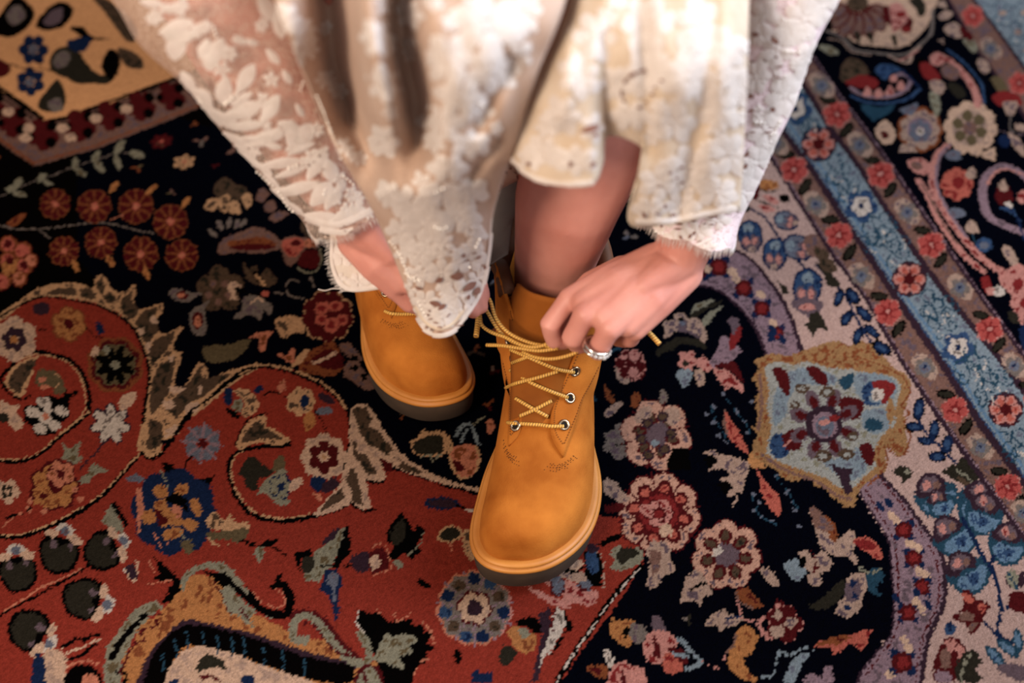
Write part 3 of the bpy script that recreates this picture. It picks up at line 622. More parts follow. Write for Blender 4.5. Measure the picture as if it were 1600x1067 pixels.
# tulip buds and sprigs in the cream corner
def bud(x, y, r, rot=0, c1='lb', c2='mb', c3='pb'):
    c, s = math.cos(math.radians(rot)), math.sin(math.radians(rot))
    T = lambda pts: [(x + r*(a*c - b*s), y + r*(a*s + b*c)) for a, b in pts]
    B('db', T([(0, -1.15), (0.7, -0.75), (0.85, 0), (0.6, 0.8), (0, 1.1), (-0.6, 0.8), (-0.85, 0), (-0.7, -0.75)]))
    B(c2, T([(0, -1.0), (0.6, -0.65), (0.72, 0), (0.45, 0.5), (-0.45, 0.5), (-0.72, 0), (-0.6, -0.65)]))
    B(c1, T([(-0.3, -0.75), (0.1, -0.9), (0.3, -0.5), (0.1, -0.3), (-0.3, -0.35)]))
    B(c3, T([(-0.6, 0.1), (-0.3, -0.1), (-0.1, 0.3), (0.15, -0.1), (0.5, 0.1), (0.55, 0.6), (0, 0.95), (-0.55, 0.6)])); E('pk', *T([(-0.3, 0.3)])[0], r*.2, r*.26); E('pk', *T([(0.25, 0.35)])[0], r*.18, r*.28); E('c2', *T([(0, 0.85)])[0], r*.26, r*.18)
    S('db', 2.4, T([(-0.1, -0.5), (-0.1, 0.2)])); S('db', 2.4, T([(0.3, -0.4), (0.35, 0.1)]))
K(1080, 280, 7.26)
S('db', 5, '560,280 700,350 820,420 900,520 980,640 1090,760 1180,880 1280,1010'); 
B('ma', '540,180 600,80 680,20 760,60 770,160 740,240 680,220 620,180'); B('go', '780,60 820,0 940,20 1000,80 920,120 830,130'); B('dg', '560,260 640,270 660,360 580,360'); S('dg', 4, '790,110 880,150 990,110'); S('dg', 4, '780,250 880,290 980,320'); B('pk', '800,180 940,200 1000,270 920,280'); E('bk', 1060, 215, 60, 50); B('pk', '760,290 880,300 960,350 880,380 800,350')
B('ma', '300,520 380,420 520,420 500,560 420,560')
bud(670, 650, 170, -10); bud(950, 850, 170, 5)
bud(1080, 470, 130, -75, 'lb', 'sl'); bud(1220, 780, 170, -70, 'lb', 'sl'); B('bd', '1280,680 1420,620 1580,780 1500,900 1340,860'); B('br', '1400,760 1540,820 1560,900 1440,920')
K(1000, 340, 4)
bud(1045, 440, 110, 5); B('pb', '950,520 1130,520 1120,600 1060,620 980,580'); E('pk', 1045, 560, 50, 22)
F('dg', '1060,600 1110,580 1150,640 1180,710 1120,690 1080,750 1060,700 1020,660 1060,650'); F('dg', '860,400 920,430 930,480 890,470')
S('db', 5, '1100,300 1200,400 1290,500 1350,620 1420,740 1500,860')
for (x, y, a, b, r) in [(1240, 500, 30, 62, 20), (1330, 490, 36, 64, -35), (1290, 630, 34, 56, 35), (1400, 600, 34, 70, -45), (1360, 740, 32, 60, 20), (1450, 710, 30, 62, -50), (1510, 815, 40, 70, -60)]:
    E('bk', x, y, a, b, r); E('db', x, y, a*.8, b*.8, r); E('mb', x, y, a*.35, b*.45, r)
B('dg', '1100,280 1180,330 1250,420 1180,430 1150,360'); B('br', '1110,250 1200,260 1230,330 1160,340')
K(1380, 620, 7.26)
for (x, y, a, b, r) in [(405, 140, 70, 140, 8), (350, 340, 105, 55, 10), (580, 370, 62, 120, 5), (480, 500, 105, 52, 15), (730, 540, 68, 115, 5), (615, 680, 105, 66, 5)]:
    E('bk', x, y, a, b, r); E('db', x, y, a*.85, b*.85, r); E('mb', x, y, a*.45, b*.5, r)
S('db', 5, '410,280 480,400 600,520 680,600 780,700 850,780')
B('dg', '100,850 200,780 310,820 320,900 220,990 200,920'); E('gr', 270, 850, 32, 30)
F('dg', '660,850 760,780 850,760 880,660 950,720 1020,820 1080,920 1040,1000 940,1000 830,960 740,900'); S('gr', 5, '840,840 940,900 1020,970'); B('br', '850,900 960,960 1100,1020 1000,1060 880,980')
K(1200, 560, 4)
def tul2(x, y, r, rot):
    c, s = math.cos(math.radians(rot)), math.sin(math.radians(rot))
    T = lambda pts: [(x + r*(a*c - b*s), y + r*(a*s + b*c)) for a, b in pts]
    B('tl', T([(-0.9, -0.2), (-0.2, -0.5), (0.6, -0.9), (1.05, -0.1), (0.85, 0.7), (0.2, 1.05), (-0.5, 0.85), (-1.0, 0.4)]))
    B('sb', T([(-0.3, 0.2), (0.3, -0.2), (0.7, -0.55), (0.9, 0), (0.7, 0.6), (0.1, 0.85), (-0.4, 0.65)]))
    B('mb', T([(0.1, 0.1), (0.5, -0.1), (0.55, 0.3), (0.2, 0.5)])); S('db', 2.4, T([(-0.1, 0.1), (0.4, 0.2), (0.5, 0.5)]))
    B('pu', T([(-1.0, -0.7), (-0.5, -1.0), (0.1, -0.9), (0.3, -0.4), (-0.2, -0.1), (-0.5, 0.3), (-1.0, 0.2)]))
    B('pb', T([(-0.85, -0.6), (-0.45, -0.85), (-0.05, -0.7), (0.0, -0.35), (-0.4, -0.1), (-0.8, 0.0)])); E('pk', *T([(-0.6, -0.35)])[0], r*.2, r*.26); E('bd', *T([(-0.15, -0.5)])[0], r*.16, r*.2)
tul2(1050, 860, 130, 20); tul2(1320, 920, 140, 60)
K(1400, 780, 8)
tul2(560, 60, 170, 20); tul2(730, 470, 260, 5); tul2(1090, 190, 240, 60); tul2(900, 920, 260, 10); tul2(1390, 570, 240, 50)
S('db', 7, '830,250 940,440 1040,640 1180,860 1260,1060'); S('db', 5, '1180,860 1215,700')
B('pu', '1370,960 1430,890 1500,950 1600,900 1600,1080 1400,1080'); B('gr', '1400,980 1440,940 1480,1060 1400,1060')
K(1200, 800, 4)
S('db', 5, '1400,330 1440,480 1450,620 1440,760 1540,820'); S('db', 5, '1450,620 1530,580'); S('db', 4, '1340,680 1420,760 1500,850')
B('ma', '1150,660 1220,600 1210,500 1240,480 1300,540 1390,580 1360,640 1330,700 1270,770 1240,700'); B('sa', '1210,520 1250,510 1290,560 1260,580'); B('sa', '1310,580 1370,580 1340,630'); B('bd', '1190,640 1250,620 1290,660 1220,680'); B('bd', '1250,710 1310,690 1270,750')
E('mb', 1140, 730, 32, 45); E('db', 1140, 700, 18, 20); B('ma', '1060,880 1110,790 1180,790 1240,860 1200,940 1160,1060 1040,1060 1040,940'); B('bd', '1070,890 1130,850 1140,950 1100,980'); B('pk', '1110,810 1170,800 1160,870 1120,860'); B('pk', '1180,830 1230,860 1190,920'); B('mv', '1050,1000 1130,1000 1150,1060 1050,1060')
F('dg', '1180,1060 1170,960 1230,870 1300,860 1340,940 1300,980 1340,1040 1310,1067'); S('gr', 4, '1210,1060 1220,960 1270,890')
for (x, y, a, b, r) in [(1420, 900, 36, 90, -40), (1500, 850, 34, 90, -55), (1560, 800, 34, 76, -10)]: E('tl', x, y, a, b, r); E('sb', x, y, a*.55, b*.7, r)
B('pb', '1430,960 1560,950 1640,1000 1600,1060 1480,1020'); B('ma', '1520,500 1640,520 1640,640 1520,600'); B('gr', '1490,380 1550,370 1560,470 1510,460'); S('tl', 3, '1500,380 1560,480')
# ---------------- straight borders
K(0, 0, 1)
def line(pts):
    return parse(pts)
L1 = line('880,-262 1080,50 1200,237 1250,317 1305,402 1355,468 1407,560 1440,610 1495,690 1555,775 1590,825 1720,1010')
L2 = line('860,-385 1060,-60 1220,200 1272,270 1317,340 1362,407 1400,465 1470,565 1525,652 1575,720 1740,960')
L3 = line('930,-367 1130,-60 1254,130 1297,200 1340,257 1385,327 1437,405 1482,465 1562,560 1600,612 1760,860')
L4 = line('970,-368 1170,-60 1270,90 1320,162 1350,200 1390,257 1440,330 1490,402 1535,465 1600,555 1780,800')
F('bd', L1 + L2[::-1]); F('lb', L2 + L3[::-1]); F('bd', L3 + L4[::-1])
F('nv', L4 + [(1900, 800), (1900, -500), (970, -500)])
L5 = line('1380,-160 1482,0 1525,75 1562,125 1600,180 1760,400')
L6 = line('1420,-160 1522,0 1560,50 1600,105 1780,340')
F('bd', L5 + L6[::-1]); F('lb', L6 + [(2000, 340), (2000, -160)])
for L, w in ((L1, 11), (L2, 14), (L3, 13), (L4, 11), (L5, 9), (L6, 9)):
    S('pu', w, L, smooth=False)
S('mv', 1.8, [(x+3, y-1) for x, y in L1], smooth=False); S('mv', 1.6, [(x+2, y-1) for x, y in L4], smooth=False); S('mb', 3, [(x+7, y-2) for x, y in L2], smooth=False); S('sb', 6, [(x+14, y-4) for x, y in L2], smooth=False)
def along(L, t):
    P = np.array(L); d = np.r_[0, np.cumsum(np.hypot(*np.diff(P, axis=0).T))]
    return np.array([np.interp(t, d, P[:, 0]), np.interp(t, d, P[:, 1])])
def redflower(x, y, r):
    R(x, y, r, 6, 'rf', 'pk', 'dr', rot=15, pr=0.40, ow=0.05, cr_=0.35); D(x, y, r*.8, 6, 'dr', None, 'pk', rot=45, w=0.10)
def greyflower(x, y, r):
    B('c2', [(x-r, y-r*.6), (x-r*.2, y-r), (x+r*.4, y-r*.5), (x+r, y+r*.2), (x+r*.8, y+r), (x, y+r*.9), (x-r*.7, y+r*.3)]); R(x, y+r*.1, r*.8, 5, 'gy', None, 'gy', rot=10, pr=.42); E('sl', x, y+r*.1, r*.42); E('db', x, y+r*.05, r*.14)
def dleaf(x, y, r, rot): E('bk', x, y, r, r*.5, rot); E('dg', x, y, r*.8, r*.32, rot)
for (x, y) in [(1175, 165), (1241, 265), (1311, 367), (1387, 487), (1492, 640), (1575, 760), (1630, 840)]:
    redflower(x, y, 21); dleaf(x+17, y+27, 16, -55); dleaf(x-14, y-24, 15, 5)
for (x, y) in [(1212, 222), (1275, 318), (1346, 430), (1445, 572), (1532, 697), (1600, 800)]: greyflower(x, y, 20)
for (x, y) in [(1240, 73), (1308, 178), (1376, 272), (1455, 382), (1546, 514), (1620, 625)]:
    redflower(x, y, 21); dleaf(x+15, y+25, 15, -50); dleaf(x-14, y-22, 14, 10)
for (x, y) in [(1284, 132), (1343, 225), (1418, 330), (1500, 448), (1585, 570)]: greyflower(x, y, 20)
for (x, y) in [(1522, 25), (1550, 75), (1595, 130), (1480, -40)]: (redflower if y in (25, 130) else greyflower)(x-2, y, 17)
for (x, y) in [(1205, 110), (1279, 225), (1421, 436), (1571, 640)]:
    E('pu', x, y, 28); R(x, y, 27, 6, 'pk', 'ma', 'ma', rot=0, pr=0.30, cr_=0.25, ow=0.06)
    for k in range(6):
        a = math.radians(60*k); E('sa', x+15*math.cos(a), y+15*math.sin(a), 6, 5, 60*k)
for (x, y) in [(1243, 170), (1346, 322), (1497, 543)]:
    R(x, y, 26, 5, 'mb', None, 'wh', rot=10, pr=0.42, cr_=0.55); R(x, y, 16, 5, 'wh', None, 'db', rot=20, pr=.4, cr_=.3)
def scroll(x, y, r, rot, flip=1):
    c, s = math.cos(math.radians(rot)), math.sin(math.radians(rot))
    T = lambda pts: [(x + r*(a*c - b*flip*s), y + r*(a*s + b*flip*c)) for a, b in pts]
    S('tl', 3, T([(-1, .5), (-.5, .1), (0, 0), (.5, -.2), (.7, -.6), (.35, -.8), (.1, -.5), (.35, -.35)])); S('tl', 3, T([(-.5, .1), (-.6, -.4), (-.2, -.7), (0, -.4)])); S('wh', 1.8, T([(.3, .3), (.7, .2), (.9, -.1)])); S('tl', 2.6, T([(0, 0), (.2, .5), (.6, .6), (.7, .3)]))
for (x, y, r, f) in [(1300, 262, 30, 1), (1322, 282, 26, -1), (1318, 296, 24, 1), (1368, 358, 28, -1), (1380, 350, 24, 1), (1394, 395, 28, 1), (1402, 372, 24, -1), (1360, 378, 22, 1), (1447, 472, 28, 1), (1462, 488, 26, -1), (1470, 508, 26, 1), (1478, 478, 22, 1), (1512, 575, 28, -1), (1535, 590, 26, 1), (1528, 560, 22, -1), (1590, 690, 28, 1), (1262, 200, 22, 1), (1240, 148, 26, -1), (1262, 190, 22, -1), (1225, 150, 24, 1), (1585, 700, 24, -1), (1560, 595, 24, 1), (1540, 615, 22, -1)]:
    scroll(x, y, r, 56, f)
for (x, y) in [(1560, 20), (1585, 50), (1595, 20), (1600, 80)]: scroll(x, y, 24, 56, 1); E('c2', x+6, y, 6, 4)
# outer field, top right
K(1200, 0, 4)
B('cr', '380,150 400,60 440,-60 1020,-60 1020,100 980,180 900,260 820,300 700,290 560,270 480,220 400,190'); 
for i in range(7):
    a = math.radians(20+i*24); E('ma', 560+150*math.cos(a), 40+120*math.sin(a), 92, 52, math.degrees(a)); E('bd', 560+155*math.cos(a), 40+125*math.sin(a), 78, 40, math.degrees(a))
E('br', 560, 20, 70, 50); B('ma', '720,40 820,60 900,120 890,200 820,180 740,140'); B('pk', '760,40 820,20 880,100 840,160 780,200 770,120'); E('dr', 830, 90, 34, 20); E('dr', 865, 185, 30, 22)
for (x, y) in [(640, 250), (790, 270), (560, 250)]: B('dg', [(x-22, y-50), (x+16, y-40), (x+8, y+30)])
B('dg', '880,0 950,-20 990,60 950,110 920,50'); S('gy', 7, '360,190 470,240 540,310 680,330 860,340 960,270 1020,200 1030,60'); S('c2', 3, '380,240 460,260 520,320 640,345')
B('gr', '310,290 360,280 430,310 440,340 380,340'); B('bk', '370,130 400,140 400,180 370,180')
S('c2', 7, '760,350 830,380 880,390 900,330 950,290'); S('pk', 4, '820,380 880,350 940,310')
B('br', '450,480 470,390 530,360 600,400 630,460 560,500 490,520'); B('dr', '480,520 540,480 620,470 690,510 670,550 600,550 540,540'); S('mv', 9, '520,550 580,590 680,610 780,600 860,560 890,500 840,460 790,480'); S('mb', 7, '520,600 620,640 740,645 860,620 950,560')
for (x, y) in [(620, 580), (690, 590), (760, 575), (830, 545)]: B('pk', [(x-30, y+12), (x, y-42), (x+30, y+8), (x, y+20)])
B('mb', '670,430 720,400 790,410 830,440 770,460 740,500 700,480'); E('pk', 785, 490, 24); S('db', 8, '840,440 910,510 940,540'); B('tl', '580,650 700,670 800,650 740,720 640,740'); B('tl', '660,760 620,680 720,680')
B('cr', '670,830 690,780 730,750 760,770 800,830 780,890 720,900'); B('ma', '710,820 750,830 750,860 715,860'); 
R(950, 810, 145, 9, 'c2', 'rs', 'mv', rot=0, pr=0.26, cr_=0.55); R(950, 820, 80, 7, 'sl', None, 'wh', rot=10, pr=0.3); B('c2', '820,950 840,900 900,920 940,950 860,950'); B('sl', '820,690 880,660 940,650 900,720')
R(1265, 800, 190, 10, 'cr', None, 'c2', rot=5, pr=0.28, cr_=0.6); R(1260, 800, 125, 6, 'ol', None, 'bd', rot=20, pr=0.28, cr_=0.35); F('cr', '1320,960 1420,920 1420,1010 1360,990'); B('cr', '1250,930 1330,920 1310,980')
B('gr', '1010,580 1060,590 1080,680 1050,730 1020,660'); B('bk', '930,380 960,360 1000,420 990,470 940,440'); B('dr', '950,400 1000,390 1060,450 1080,500 1020,510 960,460'); B('c2', '1010,510 1070,500 1110,550 1080,590 1030,570')
S('pk', 16, '1050,360 1120,370 1200,440 1260,510 1300,590 1310,660'); E('pk', 1060, 370, 52, 42); E('bd', 1140, 450, 62, 46, 30); S('mb', 6, '1120,310 1200,370 1280,450 1340,540 1350,640'); B('dg', '1120,530 1180,520 1240,590 1180,610')
B('c2', '1100,180 1150,140 1210,170 1220,230 1150,230'); B('gr', '1220,250 1260,230 1310,290 1290,330 1240,290'); B('ma', '1200,160 1280,220 1260,260 1210,220'); E('c2', 1110, 95, 46, 26, -20); B('c2', '1060,30 1100,0 1120,50'); E('c2', 1345, 410, 34, 52, -30); B('ol', '1390,490 1450,480 1500,560 1440,570')
B('dr', '1400,600 1470,570 1560,590 1590,650 1520,660 1440,660'); B('c2', '1470,640 1560,640 1530,720 1490,710'); S('gy', 2.5, '1520,720 1510,800 1580,850'); S('pb', 3, '1440,820 1600,840'); E('c2', 1580, 795, 40, 24, 20)
K(1200, 200, 4)
S('pk', 15, '1120,110 1060,170 1030,260 1030,360 1070,460 1130,560 1210,670 1310,790 1430,880 1520,920'); S('mv', 6, '1140,100 1080,170 1055,260 1055,360 1095,460 1160,570 1240,680'); S('pk', 13, '940,330 1000,420 1060,560 1140,680 1230,800 1340,890'); S('bd', 4, '960,350 1020,450 1090,590 1180,720')
B('pk', '870,220 900,190 960,190 1010,230 990,290 920,280'); E('bd', 930, 235, 40, 26, 20)
R(1180, 350, 115, 8, 'sa', None, 'sa', rot=0, pr=0.30, cr_=0.7); E('dr', 1190, 340, 40); B('c2', '1230,290 1280,240 1300,290 1270,320'); E('sl', 1160, 170, 52, 36)
S('mv', 17, '1640,330 1560,270 1480,240 1400,270 1350,340 1345,450 1380,550 1460,600 1560,640 1640,680'); S('pk', 5, '1600,290 1480,255 1410,290 1370,350')
B('ma', '1420,420 1470,330 1530,420 1510,480 1440,470'); B('c2', '1440,370 1470,320 1500,380 1470,400'); B('wh', '1470,470 1520,460 1520,500'); B('mb', '1450,500 1530,500 1560,570 1600,600 1530,540'); E('pk', 1590, 430, 34, 44)
E('sl', 1180, 530, 54, 32, 10); B('c2', '1230,620 1270,570 1320,640 1290,660 1250,650'); S('tl', 2, '1275,660 1290,710'); E('mb', 1350, 730, 52, 44); E('sl', 1350, 735, 30, 24); B('c2', '1460,750 1510,740 1560,820 1550,870 1500,830'); S('db', 4, '1560,560 1600,700')
B('pk', '1440,930 1500,890 1620,880 1620,1080 1540,1060 1470,990'); E('dr', 1580, 970, 30, 34); B('dr', '1330,940 1380,930 1400,1000 1360,1020'); B('wh', '1400,1000 1460,990 1480,1040 1420,1050'); E('pk', 1390, 1020, 26)
B('c2', '1500,30 1560,60 1600,110 1600,180 1530,110'); E('db', 1480, 80, 40)
K(1300, 380, 5.33)
B('pk', '1440,240 1600,200 1600,680 1540,600 1480,500 1500,430 1440,340'); E('dr', 1550, 340, 44, 50); E('dr', 1600, 500, 34, 44); B('dg', '1470,570 1540,580 1560,660 1490,660'); B('db', '1560,700 1640,690 1640,900 1580,860')

# small sprigs wherever the dark ground is still empty
rs_ = random.Random(21)
dark = np.isin(canvas, [IDX['nv'], IDX['bk']])
cs = np.zeros((GH+1, GW+1), dtype=np.int32); cs[1:, 1:] = np.cumsum(np.cumsum(~dark, 0), 1)
def clear(x, y, r):
    x0, x1, y0, y1 = max(0, x-r), min(GW, x+r), max(0, y-r), min(GH, y+r)
    return cs[y1, x1]-cs[y0, x1]-cs[y1, x0]+cs[y0, x0] == 0
taken = []
def cell_poly(col, pts): raster(np.array(pts, float), col)
def leaf_c(col, x, y, a, b_, ang):
    c, s_ = math.cos(ang), math.sin(ang)
    cell_poly(col, [(x + a*math.cos(t)*c - b_*math.sin(t)*s_, y + a*math.cos(t)*s_ + b_*math.sin(t)*c) for t in (2*math.pi*k/10 for k in range(10))])
for _ in range(9000):
    r = rs_.choice((6, 8, 10, 13))
    x, y = rs_.randrange(20, GW-20), rs_.randrange(20, GH-20)
    if not clear(x, y, r+5) or any((x-a)**2 + (y-b_)**2 < (r+q+12)**2 for a, b_, q in taken): continue
    taken.append((x, y, r))
    left = x < 780
    cols = ('br', 'ol', 'bd', 'gy', 'rs', 'ma') if left else ('gy', 'c2', 'tl', 'pb', 'ma', 'sl', 'rs', 'dg')
    ang = rs_.uniform(0, 6.28); c1 = rs_.choice(cols)
    if r >= 11 and rs_.random() < .6:
        n = rs_.choice((5, 6, 7)); c2_ = rs_.choice(('ma', 'rs', 'pk', 'c2', 'gy'))
        for k in range(n):
            a = ang + 2*math.pi*k/n
            leaf_c(c2_, x + .58*r*math.cos(a), y + .58*r*math.sin(a), .42*r, .30*r, a)
            leaf_c(rs_.choice(('ma', 'br')), x + .5*r*math.cos(a), y + .5*r*math.sin(a), .2*r, .1*r, a)
        leaf_c(rs_.choice(('pk', 'sa', 'pb')), x, y, .22*r, .22*r, 0)
    else:
        for k, da in enumerate((0, 2.3, -2.3) if r > 5 else (0, 2.8)):
            leaf_c(c1 if k < 2 else rs_.choice(cols), x + .5*r*math.cos(ang+da), y + .5*r*math.sin(ang+da), .5*r, .22*r, ang+da)
# rosettes on the red ground beyond the part in view
red_ = canvas == IDX['rd']
cs = np.zeros((GH+1, GW+1), dtype=np.int32); cs[1:, 1:] = np.cumsum(np.cumsum(~red_, 0), 1)
taken = []
for _ in range(5000):
    r = rs_.choice((9, 13, 18, 24)); x, y = rs_.randrange(26, GW-26), rs_.randrange(26, GH-26)
    if not clear(x, y, r+5) or any((x-a)**2 + (y-b_)**2 < (r+q+12)**2 for a, b_, q in taken): continue
    q_ = proj(Vector((RX0 + x*RC, RY0 + y*RC, 0)))
    if -20 < q_[0] < 1620 and -20 < q_[1] < 1085: continue
    taken.append((x, y, r)); n = rs_.choice((6, 7, 8)); c1, c2_ = rs_.choice((('cr', 'ma'), ('db', 'go'), ('gr', 'bk'), ('go', 'ma'), ('sl', 'db'), ('dg', 'cr')))
    for k in range(n):
        a = 2*math.pi*k/n; leaf_c(c1, x + .6*r*math.cos(a), y + .6*r*math.sin(a), .4*r, .3*r, a)
    for k in range(n):
        a = 2*math.pi*k/n; leaf_c(c2_, x + .5*r*math.cos(a), y + .5*r*math.sin(a), .2*r, .12*r, a)
    leaf_c(c2_, x, y, .2*r, .2*r, 0)
# hand-knotted shading inside the motifs: flecks of a second shade
def vnoise(cell, seed):
    g = np.random.default_rng(seed)
    a = g.random((GH//cell+3, GW//cell+3))
    yy = np.arange(GH)/cell; xx = np.arange(GW)/cell
    iy, ix = yy.astype(int), xx.astype(int); fy, fx = (yy-iy)[:, None], (xx-ix)[None, :]
    fy, fx = fy*fy*(3-2*fy), fx*fx*(3-2*fx)
    return (a[iy][:, ix]*(1-fy)*(1-fx) + a[iy][:, ix+1]*(1-fy)*fx + a[iy+1][:, ix]*fy*(1-fx) + a[iy+1][:, ix+1]*fy*fx)
fleck = (vnoise(5, 4)*.6 + vnoise(3, 9)*.4) > .615
near_edge = np.zeros_like(dark)
for dy, dx in ((0, 2), (0, -2), (2, 0), (-2, 0)):
    near_edge |= np.roll(np.roll(canvas, dy, 0), dx, 1) != canvas
swap = {'c2': 'pb', 'cl': 'br', 'pk': 'dr', 'pl': 'rs', 'gr': 'ol', 'wh': 'gy', 'gy': 'pb', 'c3': 'pb', 'sa': 'dr', 'bd': 'pb', 'cr': 'c2', 'lb': 'sl', 'mb': 'db', 'go': 'rs', 'br': 'dg', 'gm': 'gr', 'tm': 'rs', 'mv': 'pb', 'rs': 'ma', 'sl': 'pb', 'sb': 'mb'}
orig = canvas.copy()
for a_, b_ in swap.items():
    canvas[(orig == IDX[a_]) & fleck & ~near_edge] = IDX[b_]
# smooth mesh grid carrying the woven colours; finer where the photograph looks
def axis(a0, a1, fine, margin, coarse):
    mid = np.arange(a0, a1 + fine*0.5, fine)
    n = int(margin/coarse)
    lo_ = a0 - coarse*np.arange(n, 0, -1); hi_ = mid[-1] + coarse*np.arange(1, n+1)
    return np.r_[lo_, mid, hi_]
gxs = axis(-0.70, 0.70, 0.00155, 0.5, 0.005)
gys = axis(-0.375, 0.60, 0.00155, 0.5, 0.005)
nx, ny = len(gxs), len(gys)
rng = np.random.default_rng(3)
X, Y = np.meshgrid(gxs, gys)
def mirror(v, a, b):
    t = np.mod(v - a, 2*(b-a))
    return a + np.where(t > (b-a), 2*(b-a) - t, t)
jx = X + rng.normal(0, 0.00045, X.shape); jy = Y + rng.normal(0, 0.00055, X.shape)
ci = np.clip(((mirror(jx, RX0, RX1)-RX0)/RC).astype(int), 0, GW-1)
cj = np.clip(((mirror(jy, RY0, RY1)-RY0)/RC).astype(int), 0, GH-1)
RUG_GAIN = 0.44
pal = np.array([lin(PAL[k]) for k in KEYS])
colr = pal[canvas[cj, ci]] * RUG_GAIN
# wool: dye strength differs from knot to knot and from batch to batch (abrash)
ab = 1.0 + 0.10*np.sin(Y*9.0 + 1.3*np.sin(X*3.1)) + 0.06*np.sin(Y*31 + X*5)
colr = colr * (ab * rng.normal(1.0, 0.11, X.shape))[..., None]
colr = np.clip(colr, 0.0006, 1)
Z = rng.normal(0, 0.00022, X.shape)
verts = np.stack([X, Y, Z], axis=-1).reshape(-1, 3)
ii = np.arange(nx*ny).reshape(ny, nx)
quads = np.stack([ii[:-1, :-1], ii[:-1, 1:], ii[1:, 1:], ii[1:, :-1]], axis=-1).reshape(-1, 4)
# rug edge: a skirt down to the floor
me = bpy.data.meshes.new('rug')
loop = np.r_[ii[0, :], ii[1:, -1], ii[-1, -2::-1], ii[-2:0:-1, 0]]
sk = verts[loop].copy(); sk[:, 2] = -0.0118
base = len(verts)
verts = np.r_[verts, sk]
nl = len(loop)
sq = np.stack([np.roll(loop, -1), loop, base+np.arange(nl), base+np.roll(np.arange(nl), -1)], axis=-1)
quads = np.r_[quads, sq]
me.vertices.add(len(verts)); me.vertices.foreach_set('co', verts.astype(np.float32).ravel())
me.loops.add(quads.size); me.loops.foreach_set('vertex_index', quads.astype(np.int32).ravel())
me.polygons.add(len(quads)); me.polygons.foreach_set('loop_start', np.arange(0, quads.size, 4, dtype=np.int32))
me.polygons.foreach_set('use_smooth', np.ones(len(quads), dtype=bool))
me.update(calc_edges=True)
att = me.color_attributes.new('wool', 'FLOAT_COLOR', 'POINT')
cc = np.ones((len(verts), 4), dtype=np.float32); cc[:base, :3] = colr.reshape(-1, 3); cc[base:, :3] = lin((60, 40, 34))
att.data.foreach_set('color', cc.ravel())
m, nt, b = new_mat('rug_wool')
vc = nt.nodes.new('ShaderNodeVertexColor'); vc.layer_name = 'wool'
tc = nt.nodes.new('ShaderNodeTexCoord')
n1 = nt.nodes.new('ShaderNodeTexNoise'); n1.inputs['Scale'].default_value = 900; n1.inputs['Detail'].default_value = 2
nt.links.new(tc.outputs['Object'], n1.inputs['Vector'])
mr = nt.nodes.new('ShaderNodeMapRange'); mr.inputs['From Min'].default_value = 0.3; mr.inputs['From Max'].default_value = 0.7; mr.inputs['To Min'].default_value = 0.78; mr.inputs['To Max'].default_value = 1.2
nt.links.new(n1.outputs['Fac'], mr.inputs['Value'])
mx = nt.nodes.new('ShaderNodeMix'); mx.data_type = 'RGBA'; mx.blend_type = 'MULTIPLY'; mx.inputs[0].default_value = 1.0
nt.links.new(vc.outputs['Color'], mx.inputs[6]); nt.links.new(mr.outputs['Result'], mx.inputs[7])
nt.links.new(mx.outputs[2], b.inputs['Base Color'])
b.inputs['Roughness'].default_value = 0.95; b.inputs['Specular IOR Level'].default_value = 0.0
bp = nt.nodes.new('ShaderNodeBump'); bp.inputs['Strength'].default_value = 0.5; bp.inputs['Distance'].default_value = 0.0012
nt.links.new(n1.outputs['Fac'], bp.inputs['Height']); nt.links.new(bp.outputs['Normal'], b.inputs['Normal'])
me.materials.append(m)
rug = link(bpy.data.objects.new('rug', me))
tag(rug, 'navy and red oriental rug woven with flowers, scrolls and a blue striped border', 'rug')
# ================================================================== shared solid modelling tools
def loft(rings, cap=True):
    """rings: list of equal-length closed loops of points"""
    n = len(rings[0]); V = []; Fc = []
    for r in rings: V += [tuple(p) for p in r]
    for k in range(len(rings)-1):
        for i in range(n):
            j = (i+1) % n
            Fc.append((k*n+i, k*n+j, (k+1)*n+j, (k+1)*n+i))
    if cap:
        Fc.append(tuple(reversed(range(n)))); Fc.append(tuple((len(rings)-1)*n + i for i in range(n)))
    return V, Fc
def tube_rings(path, radii, n=14, squash=None, upref=Vector((0, 0, 1))):
    """rings round a path; squash = list of (factor on second axis)"""
    path = [Vector(p) for p in path]
    rings = []; prev = None
    for i, p in enumerate(path):
        t = (path[min(i+1, len(path)-1)] - path[max(i-1, 0)]).normalized()
        if prev is None:
            u = t.cross(upref)
            if u.length < 1e-4: u = t.cross(Vector((1, 0, 0)))
            u.normalize()
        else:
            u = (prev - t * prev.dot(t)).normalized()
        w = t.cross(u); prev = u
        r = radii[i] if hasattr(radii, '__len__') else radii
        q = squash[i] if squash is not None else 1.0
        rings.append([p + u*(r*math.cos(a)) + w*(r*q*math.sin(a)) for a in (2*math.pi*k/n for k in range(n))])
    return rings
def ball(c, r, n=12, m=8, scale=(1, 1, 1), rot=None):
    V = []; Fc = []
    for j in range(m+1):
        th = math.pi*j/m
        for i in range(n):
            a = 2*math.pi*i/n
            v = Vector((r*scale[0]*math.sin(th)*math.cos(a), r*scale[1]*math.sin(th)*math.sin(a), r*scale[2]*math.cos(th)))
            if rot is not None: v = rot @ v
            V.append(Vector(c)+v)
    for j in range(m):
        for i in range(n):
            Fc.append((j*n+i, (j+1)*n+i, (j+1)*n+(i+1) % n, j*n+(i+1) % n))
    return V, Fc
